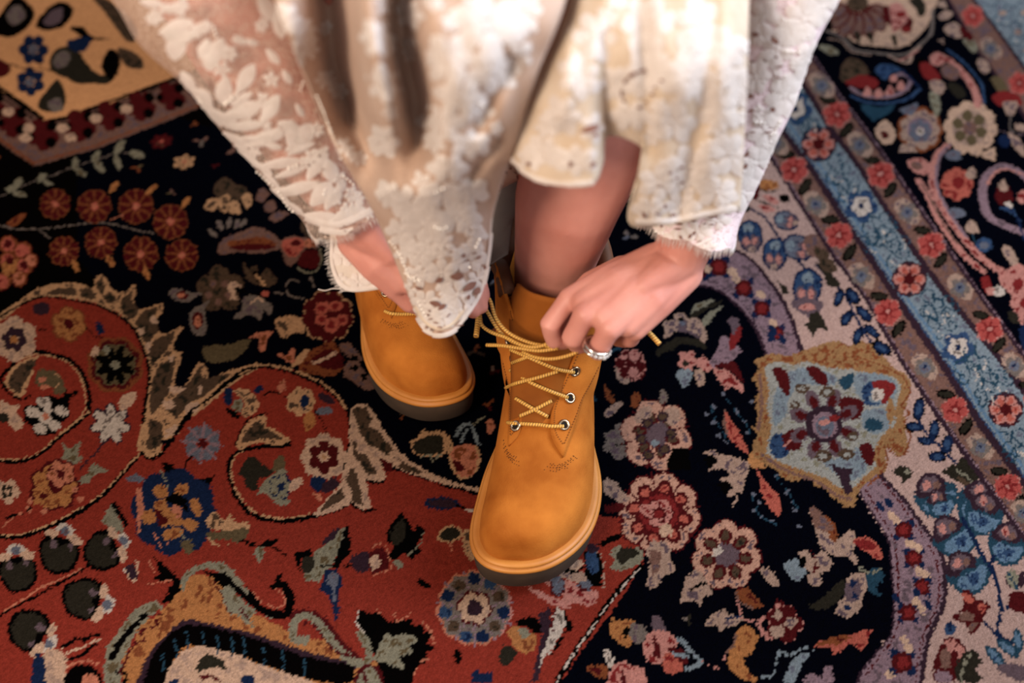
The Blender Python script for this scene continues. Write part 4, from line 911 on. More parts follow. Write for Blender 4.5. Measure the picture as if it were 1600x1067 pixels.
def capsule(path, radii, n=14, squash=None, upref=Vector((0, 0, 1))):
    """tapered tube with round ends"""
    path = [Vector(p) for p in path]
    radii = list(radii)
    sq = list(squash) if squash is not None else [1.0]*len(path)
    d0 = (path[0]-path[1]).normalized(); d1 = (path[-1]-path[-2]).normalized()
    P, Rr, Q = [], [], []
    for s in (1.0, 0.94, 0.72, 0.4):
        P.append(path[0] + d0*(radii[0]*s*0.9)); Rr.append(max(radii[0]*math.sqrt(max(0, 1-s*s)), radii[0]*0.04)); Q.append(sq[0])
    P += path; Rr += radii; Q += sq
    for s in (0.4, 0.72, 0.94, 1.0):
        P.append(path[-1] + d1*(radii[-1]*s*0.9)); Rr.append(max(radii[-1]*math.sqrt(max(0, 1-s*s)), radii[-1]*0.04)); Q.append(sq[-1])
    return loft(tube_rings(P, Rr, n, Q, upref))
def combine(parts):
    V, Fc = [], []
    for v, f in parts:
        o = len(V); V += [tuple(p) for p in v]; Fc += [tuple(i+o for i in q) for q in f]
    return V, Fc
def solid(parts, voxel, smooth=8, factor=0.5, name='solid'):
    """voxel union of closed shapes, smoothed: returns a new mesh"""
    V, Fc = combine(parts)
    me = bpy.data.meshes.new(name); me.from_pydata(V, [], Fc); me.update()
    bm = bmesh.new(); bm.from_mesh(me); bmesh.ops.recalc_face_normals(bm, faces=bm.faces); bm.to_mesh(me); bm.free()
    o = bpy.data.objects.new(name, me); COL.objects.link(o)
    r = o.modifiers.new('r', 'REMESH'); r.mode = 'VOXEL'; r.voxel_size = voxel; r.use_smooth_shade = True
    if smooth:
        s = o.modifiers.new('s', 'SMOOTH'); s.factor = factor; s.iterations = smooth
    bpy.context.view_layer.update()
    dg = bpy.context.evaluated_depsgraph_get()
    out = bpy.data.meshes.new_from_object(o.evaluated_get(dg))
    bpy.data.objects.remove(o, do_unlink=True); bpy.data.meshes.remove(me)
    out.name = name
    out.polygons.foreach_set('use_smooth', [True]*len(out.polygons))
    return out
def bvh_of(me, M=None):
    V = [(M @ v.co) if M is not None else v.co.copy() for v in me.vertices]
    return BVHTree.FromPolygons(V, [tuple(p.vertices) for p in me.polygons])
def tube_obj(name, path, r, mat, parent=None, n=8, smooth_path=6, uv=False):
    P = cr_spline(path, smooth_path) if smooth_path and len(path) > 2 else np.array([tuple(p) for p in path])
    V, Fc = loft(tube_rings([Vector(p) for p in P], r, n))
    o = mobj(name, V, Fc, mat, parent)
    if uv:
        d = np.r_[0, np.cumsum(np.linalg.norm(np.diff(P, axis=0), axis=1))]
        ul = o.data.uv_layers.new(name='along')
        for poly in o.data.polygons:
            ks = [o.data.loops[li].vertex_index for li in poly.loop_indices]
            wrap = max(k % n for k in ks) == n-1 and min(k % n for k in ks) == 0
            for li, k in zip(poly.loop_indices, ks):
                a = (k % n)/n
                if wrap and k % n == 0: a = 1.0
                ul.data[li].uv = (d[min(k//n, len(d)-1)]*100, a)
    return o
def sheet(name, grid, mat, parent=None, thick=0.0, closed_v=False, inside=None):
    """grid[i][j] of points -> quad sheet, solidified by displacing along normals when thick"""
    G = np.array([[tuple(p) for p in row] for row in grid]); a, b_ = G.shape[:2]
    V = [tuple(p) for p in G.reshape(-1, 3)]
    Fc = []
    for i in range(a-1):
        for j in range(b_-1 if not closed_v else b_):
            k = (j+1) % b_
            Fc.append((i*b_+j, i*b_+k, (i+1)*b_+k, (i+1)*b_+j))
    if thick:
        du = np.gradient(G, axis=0); dv = np.gradient(G, axis=1)
        if closed_v:
            dv = (np.roll(G, -1, 1) - np.roll(G, 1, 1))
        N = np.cross(du, dv); N /= np.maximum(np.linalg.norm(N, axis=2, keepdims=True), 1e-9)
        if inside is not None and np.sum(N*(G-np.array(tuple(inside)))) < 0: N = -N
        V += [tuple(p) for p in (G - N*thick).reshape(-1, 3)]
        o = a*b_
        Fc += [tuple(reversed([q+o for q in f])) for f in Fc]
        edge = []
        if not closed_v:
            edge += [(j, j+1) for j in range(b_-1)][::-1] and [((j+1), j) for j in range(b_-1)]
            edge += [((a-1)*b_+j, (a-1)*b_+j+1) for j in range(b_-1)]
            edge += [(i*b_, (i+1)*b_) for i in range(a-1)]
            edge += [((i+1)*b_+b_-1, i*b_+b_-1) for i in range(a-1)]
        else:
            edge += [((j+1) % b_, j) for j in range(b_)] + [((a-1)*b_+j, (a-1)*b_+(j+1) % b_) for j in range(b_)]
        for p, q in edge: Fc.append((p, q, q+o, p+o))
    return mobj(name, V, Fc, mat, parent)

# ================================================================== boots
nub = noise_mat('wheat_nubuck', (138, 74, 20), (176, 106, 40), scale=26, rough=0.86, bump=0.35, bscale=800, spec=0.12)
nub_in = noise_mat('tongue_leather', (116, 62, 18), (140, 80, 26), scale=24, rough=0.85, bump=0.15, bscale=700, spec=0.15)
welt_m = noise_mat('welt_rubber', (158, 98, 38), (178, 116, 50), scale=30, rough=0.5, spec=0.35)
sole_m = noise_mat('lug_sole', (46, 35, 27), (62, 48, 37), scale=40, rough=0.75, bump=0.1)
metal_m = noise_mat('eyelet_metal', (150, 128, 104), (200, 182, 156), scale=60, rough=0.28, metal=1.0, spec=0.5)
hole_m = noise_mat('eyelet_hole', (16, 10, 8), (22, 14, 10), scale=20, rough=0.9)
collar_m = noise_mat('collar_padding', (62, 36, 20), (84, 50, 28), scale=40, rough=0.7, bump=0.2)
thread_m = noise_mat('stitch_thread', (96, 52, 16), (120, 70, 26), scale=40, rough=0.8)

def lace_mat():
    m, nt, b = new_mat('twist_lace')
    uv = nt.nodes.new('ShaderNodeUVMap'); uv.uv_map = 'along'
    sx = nt.nodes.new('ShaderNodeSeparateXYZ'); nt.links.new(uv.outputs[0], sx.inputs[0])
    m1 = nt.nodes.new('ShaderNodeMath'); m1.operation = 'MULTIPLY'; m1.inputs[1].default_value = 4.5
    nt.links.new(sx.outputs[0], m1.inputs[0])
    ad = nt.nodes.new('ShaderNodeMath'); ad.operation = 'ADD'; nt.links.new(m1.outputs[0], ad.inputs[0]); nt.links.new(sx.outputs[1], ad.inputs[1])
    fr = nt.nodes.new('ShaderNodeMath'); fr.operation = 'FRACT'; nt.links.new(ad.outputs[0], fr.inputs[0])
    r = nt.nodes.new('ShaderNodeValToRGB'); r.color_ramp.interpolation = 'CONSTANT'
    r.color_ramp.elements[0].color = (*lin((206, 156, 70)), 1); r.color_ramp.elements[1].position = 0.76; r.color_ramp.elements[1].color = (*lin((84, 44, 26)), 1)
    nt.links.new(fr.outputs[0], r.inputs[0]); nt.links.new(r.outputs[0], b.inputs['Base Color'])
    b.inputs['Roughness'].default_value = 0.6
    return m
lace_m = lace_mat()

BL = 0.272
def interp(xs, ys, v): return float(np.interp(v, xs, ys))
from bisect import bisect
ys_ = [0.0, .006, .02, .05, .10, .14, .18, .205, .23, .25, .264, .270, BL]
wi_ = [.004, .018, .028, .034, .037, .0395, .0435, .0450, .0435, .037, .026, .016, .004]
cx_ = [0, 0, 0, 0, 0, -.001, -.003, -.0055, -.0105, -.0165, -.021, -.023, -.024]
def spl(xs, ys, v):
    """monotone-ish smooth interpolation"""
    i = min(max(bisect(xs, v)-1, 0), len(xs)-2)
    x0, x1 = xs[i], xs[i+1]
    def sl(k):
        if k <= 0 or k >= len(xs)-1: return 0.0 if k else (ys[1]-ys[0])/(xs[1]-xs[0])
        return (ys[k+1]-ys[k-1])/(xs[k+1]-xs[k-1])
    h = x1-x0; t = min(max((v-x0)/h, 0), 1)
    return ((2*t**3-3*t*t+1)*ys[i] + (t**3-2*t*t+t)*h*sl(i) + (-2*t**3+3*t*t)*ys[i+1] + (t**3-t*t)*h*sl(i+1))
def spring(y): return 0.013*max(0.0, (y-0.18)/0.09)**2
def outline(off, n=72):
    """plan outline of the sole, offset outward by off; returns loop (x, y)"""
    P = []
    side = []
    for k in range(n//2+1):
        t = 0.5 - 0.5*math.cos(math.pi*k/(n//2))
        side.append(t*BL)
    for y in side: P.append((spl(ys_, cx_, y) + interp(ys_, wi_, y), y))
    for y in reversed(side): P.append((spl(ys_, cx_, y) - interp(ys_, wi_, y), y))
    def waist(y):      # the sole is narrower than the upper behind the ball of the foot
        t = min(1.0, max(0.0, (.185-y)/.06)); t = t*t*(3-2*t)
        u_ = min(1.0, max(0.0, (y-.01)/.04))
        return 1 - .20*t*u_
    P = [(spl(ys_, cx_, y) + (x-spl(ys_, cx_, y))*waist(y), y) for x, y in P]
    P = cr_spline(P, 2, True)
    # smooth and offset
    for _ in range(6): P = (np.roll(P, 1, 0) + 2*P + np.roll(P, -1, 0))/4
    T = np.roll(P, -1, 0) - np.roll(P, 1, 0)
    N = np.stack([T[:, 1], -T[:, 0]], 1); N /= np.maximum(np.linalg.norm(N, axis=1, keepdims=True), 1e-9)
    if np.sum(N*(P-P.mean(0))) < 0: N = -N
    return P + N*off
def base_boot():
    Hy = [0, .01, .03, .06, .10, .13, .155, .18, .205, .23, .25, .264, BL]
    Hz = [.05, .075, .085, .09, .09, .083, .073, .061, .052, .046, .040, .030, .012]
    rings = []
    for k in range(41):
        y = BL*(0.5-0.5*math.cos(math.pi*k/40)) if 0 < k < 40 else (0.001 if k == 0 else BL-0.001)
        w = max(.004, interp(ys_, wi_, y))*(1 + .07*math.exp(-((y-.125)/.05)**2)); h = spl(Hy, Hz, y); c = spl(ys_, cx_, y)
        ring = []
        for i in range(28):
            a = 2*math.pi*i/28
            ca, sa = math.cos(a), math.sin(a)
            ex = 2/2.5
            x = c + w*math.copysign(abs(ca)**ex, ca)
            z = 0.028 + spring(y) + (h*abs(sa)**ex if sa > 0 else -0.012*abs(sa)**ex)
            ring.append((x, y, z))
        rings.append(ring)
    foot = loft(rings)
    rings = []
    for z, fy, rx in [(.035, .150, .038), (.06, .162, .041), (.08, .161, .044), (.10, .149, .0465), (.12, .136, .0475), (.14, .128, .048), (.16, .124, .0485), (.182, .123, .049)]:
        yb = 0.002 if z < .1 else 0.002 - (z-.1)*0.05
        yc, ry = (fy+yb)/2, (fy-yb)/2
        rings.append([(rx*math.copysign(abs(math.cos(a))**.9, math.cos(a)), yc + ry*math.copysign(abs(math.sin(a))**.9, math.sin(a)), z) for a in (2*math.pi*i/36 for i in range(36))])
    shaft = loft(rings)
    return solid([foot, shaft], 0.0022, 14, 0.5, 'boot_last')
LAST = base_boot()

class Boot:
    pass
def placement(toe, ang):
    """local +y is forward; forward points to the viewer (-Y world) rotated by ang"""
    fw = Vector((math.sin(ang), -math.cos(ang), 0))
    rt = Vector((-fw.y, fw.x, 0))  # local x such that the frame is right handed: x cross y = z
    rt = fw.cross(Vector((0, 0, 1)))
    M = Matrix(((rt.x, fw.x, 0, 0), (rt.y, fw.y, 0, 0), (0, 0, 1, 0), (0, 0, 0, 1)))
    org = Vector(toe) - fw*BL + Vector((0, 0, 0.0065))
    return Matrix.Translation(org) @ M
# near boot: local +x is image left, so the last (inner side at -x) is mirrored for it
M_near = placement(gp(846, 924), math.radians(-3.0))
M_far = placement(gp(675, 698), math.radians(16.0)) @ Matrix.Diagonal((0.86, 0.93, 0.93, 1))
MIR = Matrix.Scale(-1, 4, Vector((1, 0, 0)))
near_T = M_near @ MIR      # boot-local (inner side at -x) -> world, near boot
far_T = M_far
bv_near = bvh_of(LAST, near_T)
near_I = near_T.inverted()
def on_near(x, y, off=0.0):
    d = ray(x, y).normalized()
    h = bv_near.ray_cast(CAM, d)
    if h[0] is None: return None
    nrm = h[1] if h[1].dot(d) < 0 else -h[1]
    return h[0] + nrm*off
CEN = Vector((0, 0.085, 0.05))
bv_loc = bvh_of(LAST)
def loc_surf(dirv, off):
    h = bv_loc.ray_cast(CEN, dirv.normalized())
    n = h[1] if h[1].dot(dirv) > 0 else -h[1]
    return h[0] + n*off
# panel edges read on the near boot, kept in boot-local coordinates
def local_pts(px):
    out = []
    for x, y in px:
        p = on_near(x, y)
        out.append(near_I @ p if p is not None else None)
    return out
# outer quarter (image right on the near boot): front edge from the top down to its point
edge_o = [(.034, .116, .178), (.029, .121, .160), (.024, .131, .139), (.019, .145, .121), (.015, .160, .108), (.0135, .177, .100), (.0155, .192, .093), (.026, .203, .084)]
side_o = [(.047, .070, .178), (.047, .075, .160), (.046, .083, .146), (.044, .092, .133), (.043, .100, .124), (.042, .106, .118), (.042, .110, .114), (.042, .113, .111)]
back_o = [(.0, -.003, .178), (0, -.003, .160), (0, -.002, .14), (0, 0, .12), (0, 0, .10), (0, .001, .085), (0, .002, .07), (0, .002, .06)]
def mid_shift(y): return -0.012*min(1.0, max(0.0, (y-.112)/.06))
def quarter_grid(sgn, off):
    E0 = cr_spline(edge_o, 4); E1 = cr_spline(side_o, 4); E2 = cr_spline(back_o, 4)
    G = []
    for a, b_, c in zip(E0, E1, E2):
        da, db, dc = [(Vector(p)-CEN) for p in (a, b_, c)]
        row = []
        for j in range(25):
            t = j/24
            if t < .5: d = da.lerp(db, t*2)
            else: d = db.lerp(dc, t*2-1)
            # keep the middle of the second half round
            if t > .5: d = d + Vector((1, -0.25, 0))*0.030*math.sin((t*2-1)*math.pi)
            d = Vector((sgn*d.x + mid_shift(a[1])*max(0, 1-t*2.2), d.y, d.z))
            row.append(loc_surf(d, off))
        G.append(row)
    return G

def make_boot(T, label, far=False):
    root = empty('boot', T.translation)
    loc = T.translation.copy()
    A = Matrix.Translation(-loc) @ T
    flip = T.determinant() < 0
    def put(o):
        o.data.transform(A)
        if flip: o.data.flip_normals()
        o.parent = root
        return o
    # outsole with lugs
    V = []; n = None
    rings = []
    for z, off in [(-0.0064, .0035), (-0.0034, .0055), (.019, .0065), (.0215, .0055)]:
        L = outline(off); n = len(L)
        rings.append([(p[0], p[1], z + spring(p[1])) for p in L])
    V, Fc = loft(rings)
    put(mobj('outsole', V, Fc, sole_m))
    rings = []
    for z, off in [(.0215, .004), (.022, .0075), (.0245, .0086), (.027, .0075), (.0276, .0055), (.0282, .0050), (.0295, .0062), (.0315, .0052), (.0325, .0025), (.0325, -.006)]:
        L = outline(off)
        rings.append([(p[0], p[1], z + spring(p[1])) for p in L])
    V, Fc = loft(rings, cap=False)
    put(mobj('welt', V, Fc, welt_m))
    # vamp: the last without the mouth of the shaft
    me = LAST.copy(); me.name = 'vamp'
    bm = bmesh.new(); bm.from_mesh(me)
    bmesh.ops.bisect_plane(bm, geom=bm.verts[:] + bm.edges[:] + bm.faces[:], plane_co=(0, .176, .099), plane_no=(0, -.35, 1), dist=1e-6)
    kill = [f for f in bm.faces if (lambda c: c.z < 0.0255 + spring(c.y) or (c.z > 0.099 - .35*(.176-c.y) and c.y < 0.19 and c.z > .075 and (abs(c.x - mid_shift(.2)) < .026 or c.z > .122)))(f.calc_center_median())]
    bmesh.ops.delete(bm, geom=kill, context='FACES')
    bm.to_mesh(me); bm.free()
    me.materials.clear(); me.materials.append(nub)
    o = bpy.data.objects.new('vamp', me); COL.objects.link(o); put(o)
    for s in (1, -1):
        G = quarter_grid(s, 0.0022)
        q = sheet('quarter', G if s > 0 else [list(reversed(r)) for r in G], nub, None, 0.003, inside=CEN)
        put(q)
        # collar padding along the top of this side
        top = [G[0][j] + Vector((0, 0, -0.006)) for j in range(4, 25)]
        inn = []
        for p in top:
            c = Vector((0, 0.06, p.z)); inn.append(p + (c-p).normalized()*0.004)
        t = tube_obj('collar', [tuple(p) for p in inn], 0.007, collar_m, None, 10, 1); put(t)
        # seam thread just inside the front edge
        for jj, nm in ((1, 'stitching'),):
            pts = [G[i][jj] + (G[i][jj]-CEN).normalized()*0.0006 for i in range(0, len(G)-1)]
            pts2 = [G[len(G)-2][j] + (G[len(G)-2][j]-CEN).normalized()*0.0006 for j in range(1, 12)]
            vv, ff = [], []
            allp = cr_spline([tuple(p) for p in pts], 4)
            allp = np.r_[allp, cr_spline([tuple(p) for p in pts2], 6)]
            for k in range(0, len(allp)-1, 2):
                a, b_ = Vector(allp[k]), Vector(allp[k+1])
                if (b_-a).length < 1e-5: continue
                r_ = tube_rings([a, b_], 0.00038, 5); v, f = loft(r_); oo = len(vv); vv += v; ff += [tuple(i+oo for i in q_) for q_ in f]
            st = mobj(nm, vv, ff, thread_m); st['kind'] = 'stuff'; put(st)
        # punched holes below the point of the quarter
        vv, ff = [], []
        rr = random.Random(5+s)
        for r_ in range(6):
            for c_ in range(9):
                if rr.random() < .18: continue
                p = Vector(edge_o[-1]) + Vector((mid_shift(.2)*s + .000 - .011 + c_*.0026 + r_*.0012*(1 if r_%2 else -1), .004 + r_*.0024 + abs(c_-4)*-.0012 + rr.uniform(-.0004,.0004), -.002))
                p.x *= s
                hsurf = loc_surf(p-CEN, 0.0003); nn = (hsurf-CEN).normalized()
                v, f = ball(hsurf, .00042, 6, 3, (1, 1, .6)); oo = len(vv); vv += v; ff += [tuple(i+oo for i in q_) for q_ in f]
        st = mobj('punched_holes', vv, ff, hole_m); st['kind'] = 'stuff'; put(st)
        # eyelets
        bq = BVHTree.FromPolygons([p for r_ in G for p in r_], [(a_*25+c_, a_*25+c_+1, (a_+1)*25+c_+1, (a_+1)*25+c_) for a_ in range(len(G)-1) for c_ in range(24)])
        spots = {1: [(907, 541), (898, 580), (890, 622), (881, 664)], -1: [(768, 545), (777, 574), (786, 616), (788, 659)]}[s]
        o_l = near_I @ CAM
        for (ex_, ey_) in spots:
            d_ = ((near_I @ (CAM + ray(ex_, ey_))) - o_l).normalized()
            h_ = bq.ray_cast(o_l, d_)
            if h_[0] is None:
                h_ = bq.find_nearest(o_l + d_*((near_T @ Vector((s*.022, .15, .12))) - CAM).length)
            p, nn = h_[0], h_[1].normalized()
            if nn.dot(p-CEN) < 0: nn = -nn
            c = p + nn*0.0007
            u = nn.cross(Vector((0, 0, 1))).normalized(); w = nn.cross(u)
            rings = []
            for a in (2*math.pi*e/20 for e in range(20)):
                d = u*math.cos(a)+w*math.sin(a)
                rings.append([c + d*(0.0037 + 0.0012*math.cos(bb)) + nn*(0.0012*math.sin(bb)) for bb in (2*math.pi*e/8 for e in range(8))])
            V, Fc = loft(rings + [rings[0]], cap=False)
            ey = put(mobj('eyelet', V, Fc, metal_m))
            disc = [c + (u*math.cos(a)+w*math.sin(a))*0.0034 + nn*0.0002 for a in (2*math.pi*e/16 for e in range(16))]
            ho = mobj('eyelet_hole', disc + [c + nn*.0002], [(e, (e+1) % 16, 16) for e in range(16)], hole_m)
            ho.data.transform(A); ho.parent = ey
            if flip: ho.data.flip_normals()
    # tongue
    lt = [(-.028, .098, .188), (-.032, .103, .175), (-.032, .110, .157), (-.030, .118, .137), (-.027, .130, .116), (-.023, .150, .096), (-.018, .178, .076)]
    ct = [(0, .121, .196), (0, .125, .179), (0, .130, .160), (0, .136, .141), (0, .144, .122), (0, .160, .102), (0, .186, .080)]
    Lc, Cc = cr_spline(lt, 4), cr_spline(ct, 4)
    G = []
    for a, c in zip(Lc, Cc):
        row = []
        for j in range(15):
            t = -1 + j/7
            x = (a[0]*(-1)*t if t else 0) + mid_shift(c[1])
            k = abs(t)**2.2
            row.append(Vector((x, c[1]+(a[1]-c[1])*k, c[2]+(a[2]-c[2])*k)) + Vector((0, .001*math.sin(t*5), 0)))
        G.append(row)
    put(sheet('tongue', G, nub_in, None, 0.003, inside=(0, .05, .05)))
    tag(root, label, 'boot', 'pair of wheat nubuck boots')
    return root
boot_near = make_boot(near_T, 'tan nubuck lace-up boot with twisted laces, being tied by the hand wearing a ring')
boot_far = make_boot(far_T, 'tan nubuck boot half hidden under the long pointed lace hem', far=True)
# ------------------------------------------------------------------ laces of the near boot
def bvh_objs(objs):
    V, Fc = [], []
    for o in objs:
        Mw = Matrix.Translation(o.parent.location) if o.parent else Matrix()
        off = len(V)
        V += [Mw @ v.co for v in o.data.vertices]
        Fc += [tuple(i+off for i in p.vertices) for p in o.data.polygons]
    return BVHTree.FromPolygons(V, Fc)
def kids(root, names):
    return [c for c in root.children if c.name.split('.')[0] in names]
def hit(bv, x, y, off=0.0):
    d = ray(x, y).normalized()
    h = bv.ray_cast(CAM, d)
    if h[0] is None: return None
    n = h[1] if h[1].dot(d) < 0 else -h[1]
    return h[0] + n*off
bvn = bvh_objs(kids(boot_near, ('vamp', 'quarter', 'tongue')))
bvf = bvh_objs(kids(boot_far, ('vamp', 'quarter', 'tongue')))
def lace_on(bv, root, pts, off=0.0024, r=0.0016):
    P = []
    if len(pts[0]) == 3:
        P = [gp(*q) for q in pts]
    else:
        H = [(q, hit(bv, q[0], q[1], off)) for q in pts]
        H = [(q, h) for q, h in H if h is not None]
        if len(H) < 2: return None
        dep = [(h-CAM).dot(FWD) for q, h in H]
        sx = np.r_[0, np.cumsum([math.hypot(H[i+1][0][0]-H[i][0][0], H[i+1][0][1]-H[i][0][1]) for i in range(len(H)-1)])]
        # the lace is taut: it never sags below the chord between its two ends
        for k, (q, h) in enumerate(H):
            chord = dep[0] + (dep[-1]-dep[0])*sx[k]/sx[-1]
            P.append(pd(q[0], q[1], min(dep[k], chord)))
    P = [p - root.location for p in P]
    return tube_obj('lace', [tuple(p) for p in P], r, lace_m, root, 8, 6, uv=True)
for pts in [
    [(793, 660), (800, 661), (815, 662), (830, 663), (845, 664), (860, 666), (881, 666)],
    [(805, 622), (830, 637), (856, 651)],
    [(812, 650), (835, 640), (862, 626)],
    [(785, 617), (790, 606), (803, 600), (820, 595), (840, 590), (872, 580)],
    [(797, 578), (830, 598), (862, 612), (887, 621)],
    [(797, 546), (830, 560), (868, 576), (897, 582)],
    [(777, 575), (800, 567), (828, 556)]]:
    lace_on(bvn, boot_near, pts)
# loose runs gathered by the hand
for pts in [
    [(760, 539, .165), (785, 540, .172), (812, 544, .176), (842, 548, .180), (872, 544, .186)],
    [(750, 492, .178), (753, 508, .176), (768, 519, .176), (790, 527, .178), (815, 539, .180), (838, 542, .183), (868, 533, .192)],
    [(816, 550, .170), (840, 559, .174), (868, 560, .179), (897, 552, .186), (910, 540, .192)],
    [(755, 456, .195), (766, 470, .192), (775, 497, .186), (795, 520, .181), (830, 536, .181), (872, 543, .188)],
    [(752, 468, .188), (762, 488, .182), (782, 519, .175), (806, 536, .172), (850, 546, .176)]]:
    lace_on(bvn, boot_near, pts, r=0.0015)
lace_on(bvn, boot_near, [(748, 478, .170), (747, 500, .168), (744, 526, .166)], r=0.0022)
lace_on(bvn, boot_near, [(1012, 518, .190), (1021, 527, .188), (1031, 538, .186)], r=0.0020)
lace_on(bvf, boot_far, [(601, 486), (612, 490), (630, 491), (652, 490)], r=0.0016)

# ================================================================== the person
skin_m = noise_mat('skin', (188, 124, 112), (206, 144, 131), scale=30, rough=0.5, bump=0.08, bscale=500, spec=0.35, sss=0.12)
def L2W(T, p): return T @ Vector(p)
def hand_parts(wr, elbow, mcps, fingers, thumb, rads, wr_r=0.0275):
    parts = []
    el = elbow; ax = (wr-el)
    # forearm
    ts = [0, .2, .45, .7, .88, 1.0]
    rr = [.039, .040, .0375, .033, .0292, wr_r]
    mc = sum(mcps, Vector())/len(mcps)
    across = (mcps[0]-mcps[-1]).normalized()
    fl = [1, 1, .97, .9, .82, .74]
    P = [el + ax*t for t in ts] + [wr + (mc-wr)*.22, wr + (mc-wr)*.45]
    parts.append(capsule(P, rr + [.0265, .024], 18, fl + [.66, .55], upref=across.cross(ax).normalized().cross(ax).normalized()))
    n = across.cross(mc-wr).normalized()
    if n.dot(CAM-mc) < 0: n = -n
    for k, m in enumerate(mcps):
        st = wr + across*(0.012 - 0.008*k) + (mc-wr)*0.1
        mid = st.lerp(m, .55) + n*0.0022
        parts.append(capsule([st, mid, m - n*0.0012], [.0145, .0125, rads[k]*1.12], 12))
    # the back of the hand between the metacarpals
    for k in range(3):
        a_, b_ = mcps[k].lerp(mcps[k+1], .5), wr + across*(0.008 - 0.008*k) + (mc-wr)*0.15
        parts.append(capsule([b_, b_.lerp(a_, .5) + n*.0034, a_.lerp(b_, .08) - n*.0004], [.0150, .0143, .0106], 12))
    # flesh of the palm below the metacarpals
    parts.append(capsule([wr + (mc-wr)*.2 - n*.006 + across*.008, mcps[0].lerp(wr, .25) - n*.010], [.014, .012], 12))
    parts.append(capsule([wr + (mc-wr)*.2 - n*.006 - across*.010, mcps[-1].lerp(wr, .25) - n*.009], [.014, .011], 12))
    for k, f in enumerate(fingers):
        r = rads[k]
        chain = [mcps[k] - n*0.0012] + f
        P = [chain[0], chain[0].lerp(chain[1], .5), chain[1], chain[1].lerp(chain[2], .5), chain[2], chain[3]]
        parts.append(capsule(P, [r*1.05, r*.97, r*1.02, r*.9, r*.9, r*.74], 14))
    parts.append(capsule(thumb, [.014, .0125, .0115, .010, .0085][:len(thumb)], 14))
    return parts
# left hand (the one with the ring)
lw = gp(1060, 408, .236); le = gp(1212, -60, .43)
lm = [gp(889, 467, .222), gp(913, 492, .226), gp(952, 513, .224), gp(992, 515, .214)]
lf = [[gp(859, 508, .208), gp(866, 531, .190), gp(882, 535, .180)],
      [gp(895, 528, .206), gp(903, 538, .186), gp(915, 538, .176)],
      [gp(934, 547, .202), gp(934, 546, .184), gp(928, 540, .172)],
      [gp(984, 528, .196), gp(975, 530, .182), gp(965, 531, .172)]]
lth = [gp(975, 425, .212), gp(925, 447, .203), gp(892, 480, .196), gp(878, 512, .187), gp(873, 532, .182)]
left_hand = hand_parts(lw, le, lm, lf, lth, [.0083, .0088, .0086, .0078])
# right hand, its fingers behind the lace hem
rw = gp(566, 352, .262); re_ = gp(335, -20, .44)
rm = [gp(676, 408, .236), gp(660, 428, .236), gp(640, 442, .231), gp(616, 452, .223)]
rf = [[gp(722, 440, .215), gp(745, 462, .200), gp(752, 480, .192)],
      [gp(700, 458, .216), gp(728, 476, .200), gp(740, 486, .192)],
      [gp(672, 466, .214), gp(698, 480, .200), gp(714, 486, .192)],
      [gp(640, 474, .207), gp(660, 482, .196), gp(675, 484, .190)]]
rth = [gp(612, 360, .246), gp(668, 372, .232), gp(716, 402, .216), gp(742, 440, .202), gp(750, 462, .196)]
right_hand = hand_parts(rw, re_, rm, rf, rth, [.0082, .0087, .0084, .0076])
# legs
knL = gp(1000, -60, .425); knR = gp(575, -70, .43)
legL = [L2W(near_T, (0, .064, .06)), L2W(near_T, (0, .062, .12)), L2W(near_T, (0, .058, .175)), gp(886, 318, .245), gp(920, 215, .297), gp(955, 95, .352), knL]
anR = L2W(far_T, (0, .058, .175))
legR = [L2W(far_T, (0, .064, .06)), L2W(far_T, (0, .062, .12)), anR, anR.lerp(knR, .3), anR.lerp(knR, .55), anR.lerp(knR, .8), knR]
shinr = [.033, .034, .0345, .042, .049, .052, .057]
mouldR = solid(right_hand, .0013, 11, .5, 'body')
mouldL = solid(left_hand, .0013, 11, .5, 'body')
legsm = solid([capsule(legL, shinr, 20), capsule(legR, shinr, 20),
               capsule([L2W(near_T, (0, .05, .055)), L2W(near_T, (0, .19, .048))], [.026, .022], 12),
               capsule([L2W(far_T, (0, .05, .055)), L2W(far_T, (0, .19, .048))], [.024, .021], 12)], .003, 8, .5, 'body')
hipL, hipR = Vector((.12, .40, .49)), Vector((-.10, .40, .49))
chest = Vector((0, .33, .84)); shL = Vector((.165, .27, .90)); shR = Vector((-.175, .27, .90))
trunk = solid([capsule([knL, hipL], [.058, .082], 18), capsule([knR, hipR], [.058, .082], 18),
               capsule([Vector((0.01, .42, .50)), Vector((0.0, .41, .62)), Vector((0, .37, .74)), chest], [.14, .115, .115, .12], 20, [.8, .75, .75, .75]),
               capsule([shL, chest + Vector((0, -.02, .06)), shR], [.052, .085, .052], 16),
               capsule([shL, le], [.05, .043], 14), capsule([shR, re_], [.05, .043], 14),
               capsule([chest + Vector((0, -.03, .06)), Vector((0, .245, .99))], [.055, .05], 14),
               ball((0, .20, 1.06), .1, 18, 12, (.78, .98, 1.12)), ball((0, .105, 1.045), .016, 8, 6), ball((0, .125, .985), .034, 10, 8)], .009, 6, .5, 'body')
def join_meshes(name, meshes, mat):
    V, Fc = [], []
    for me_ in meshes:
        o = len(V)
        V += [v.co.copy() for v in me_.vertices]; Fc += [tuple(i+o for i in p.vertices) for p in me_.polygons]
    return mobj(name, V, Fc, mat)
person = join_meshes('person', [mouldL, mouldR, legsm, trunk], skin_m)
tag(person, 'person in a white lace dress bending down to tie the laces of a boot', 'person')
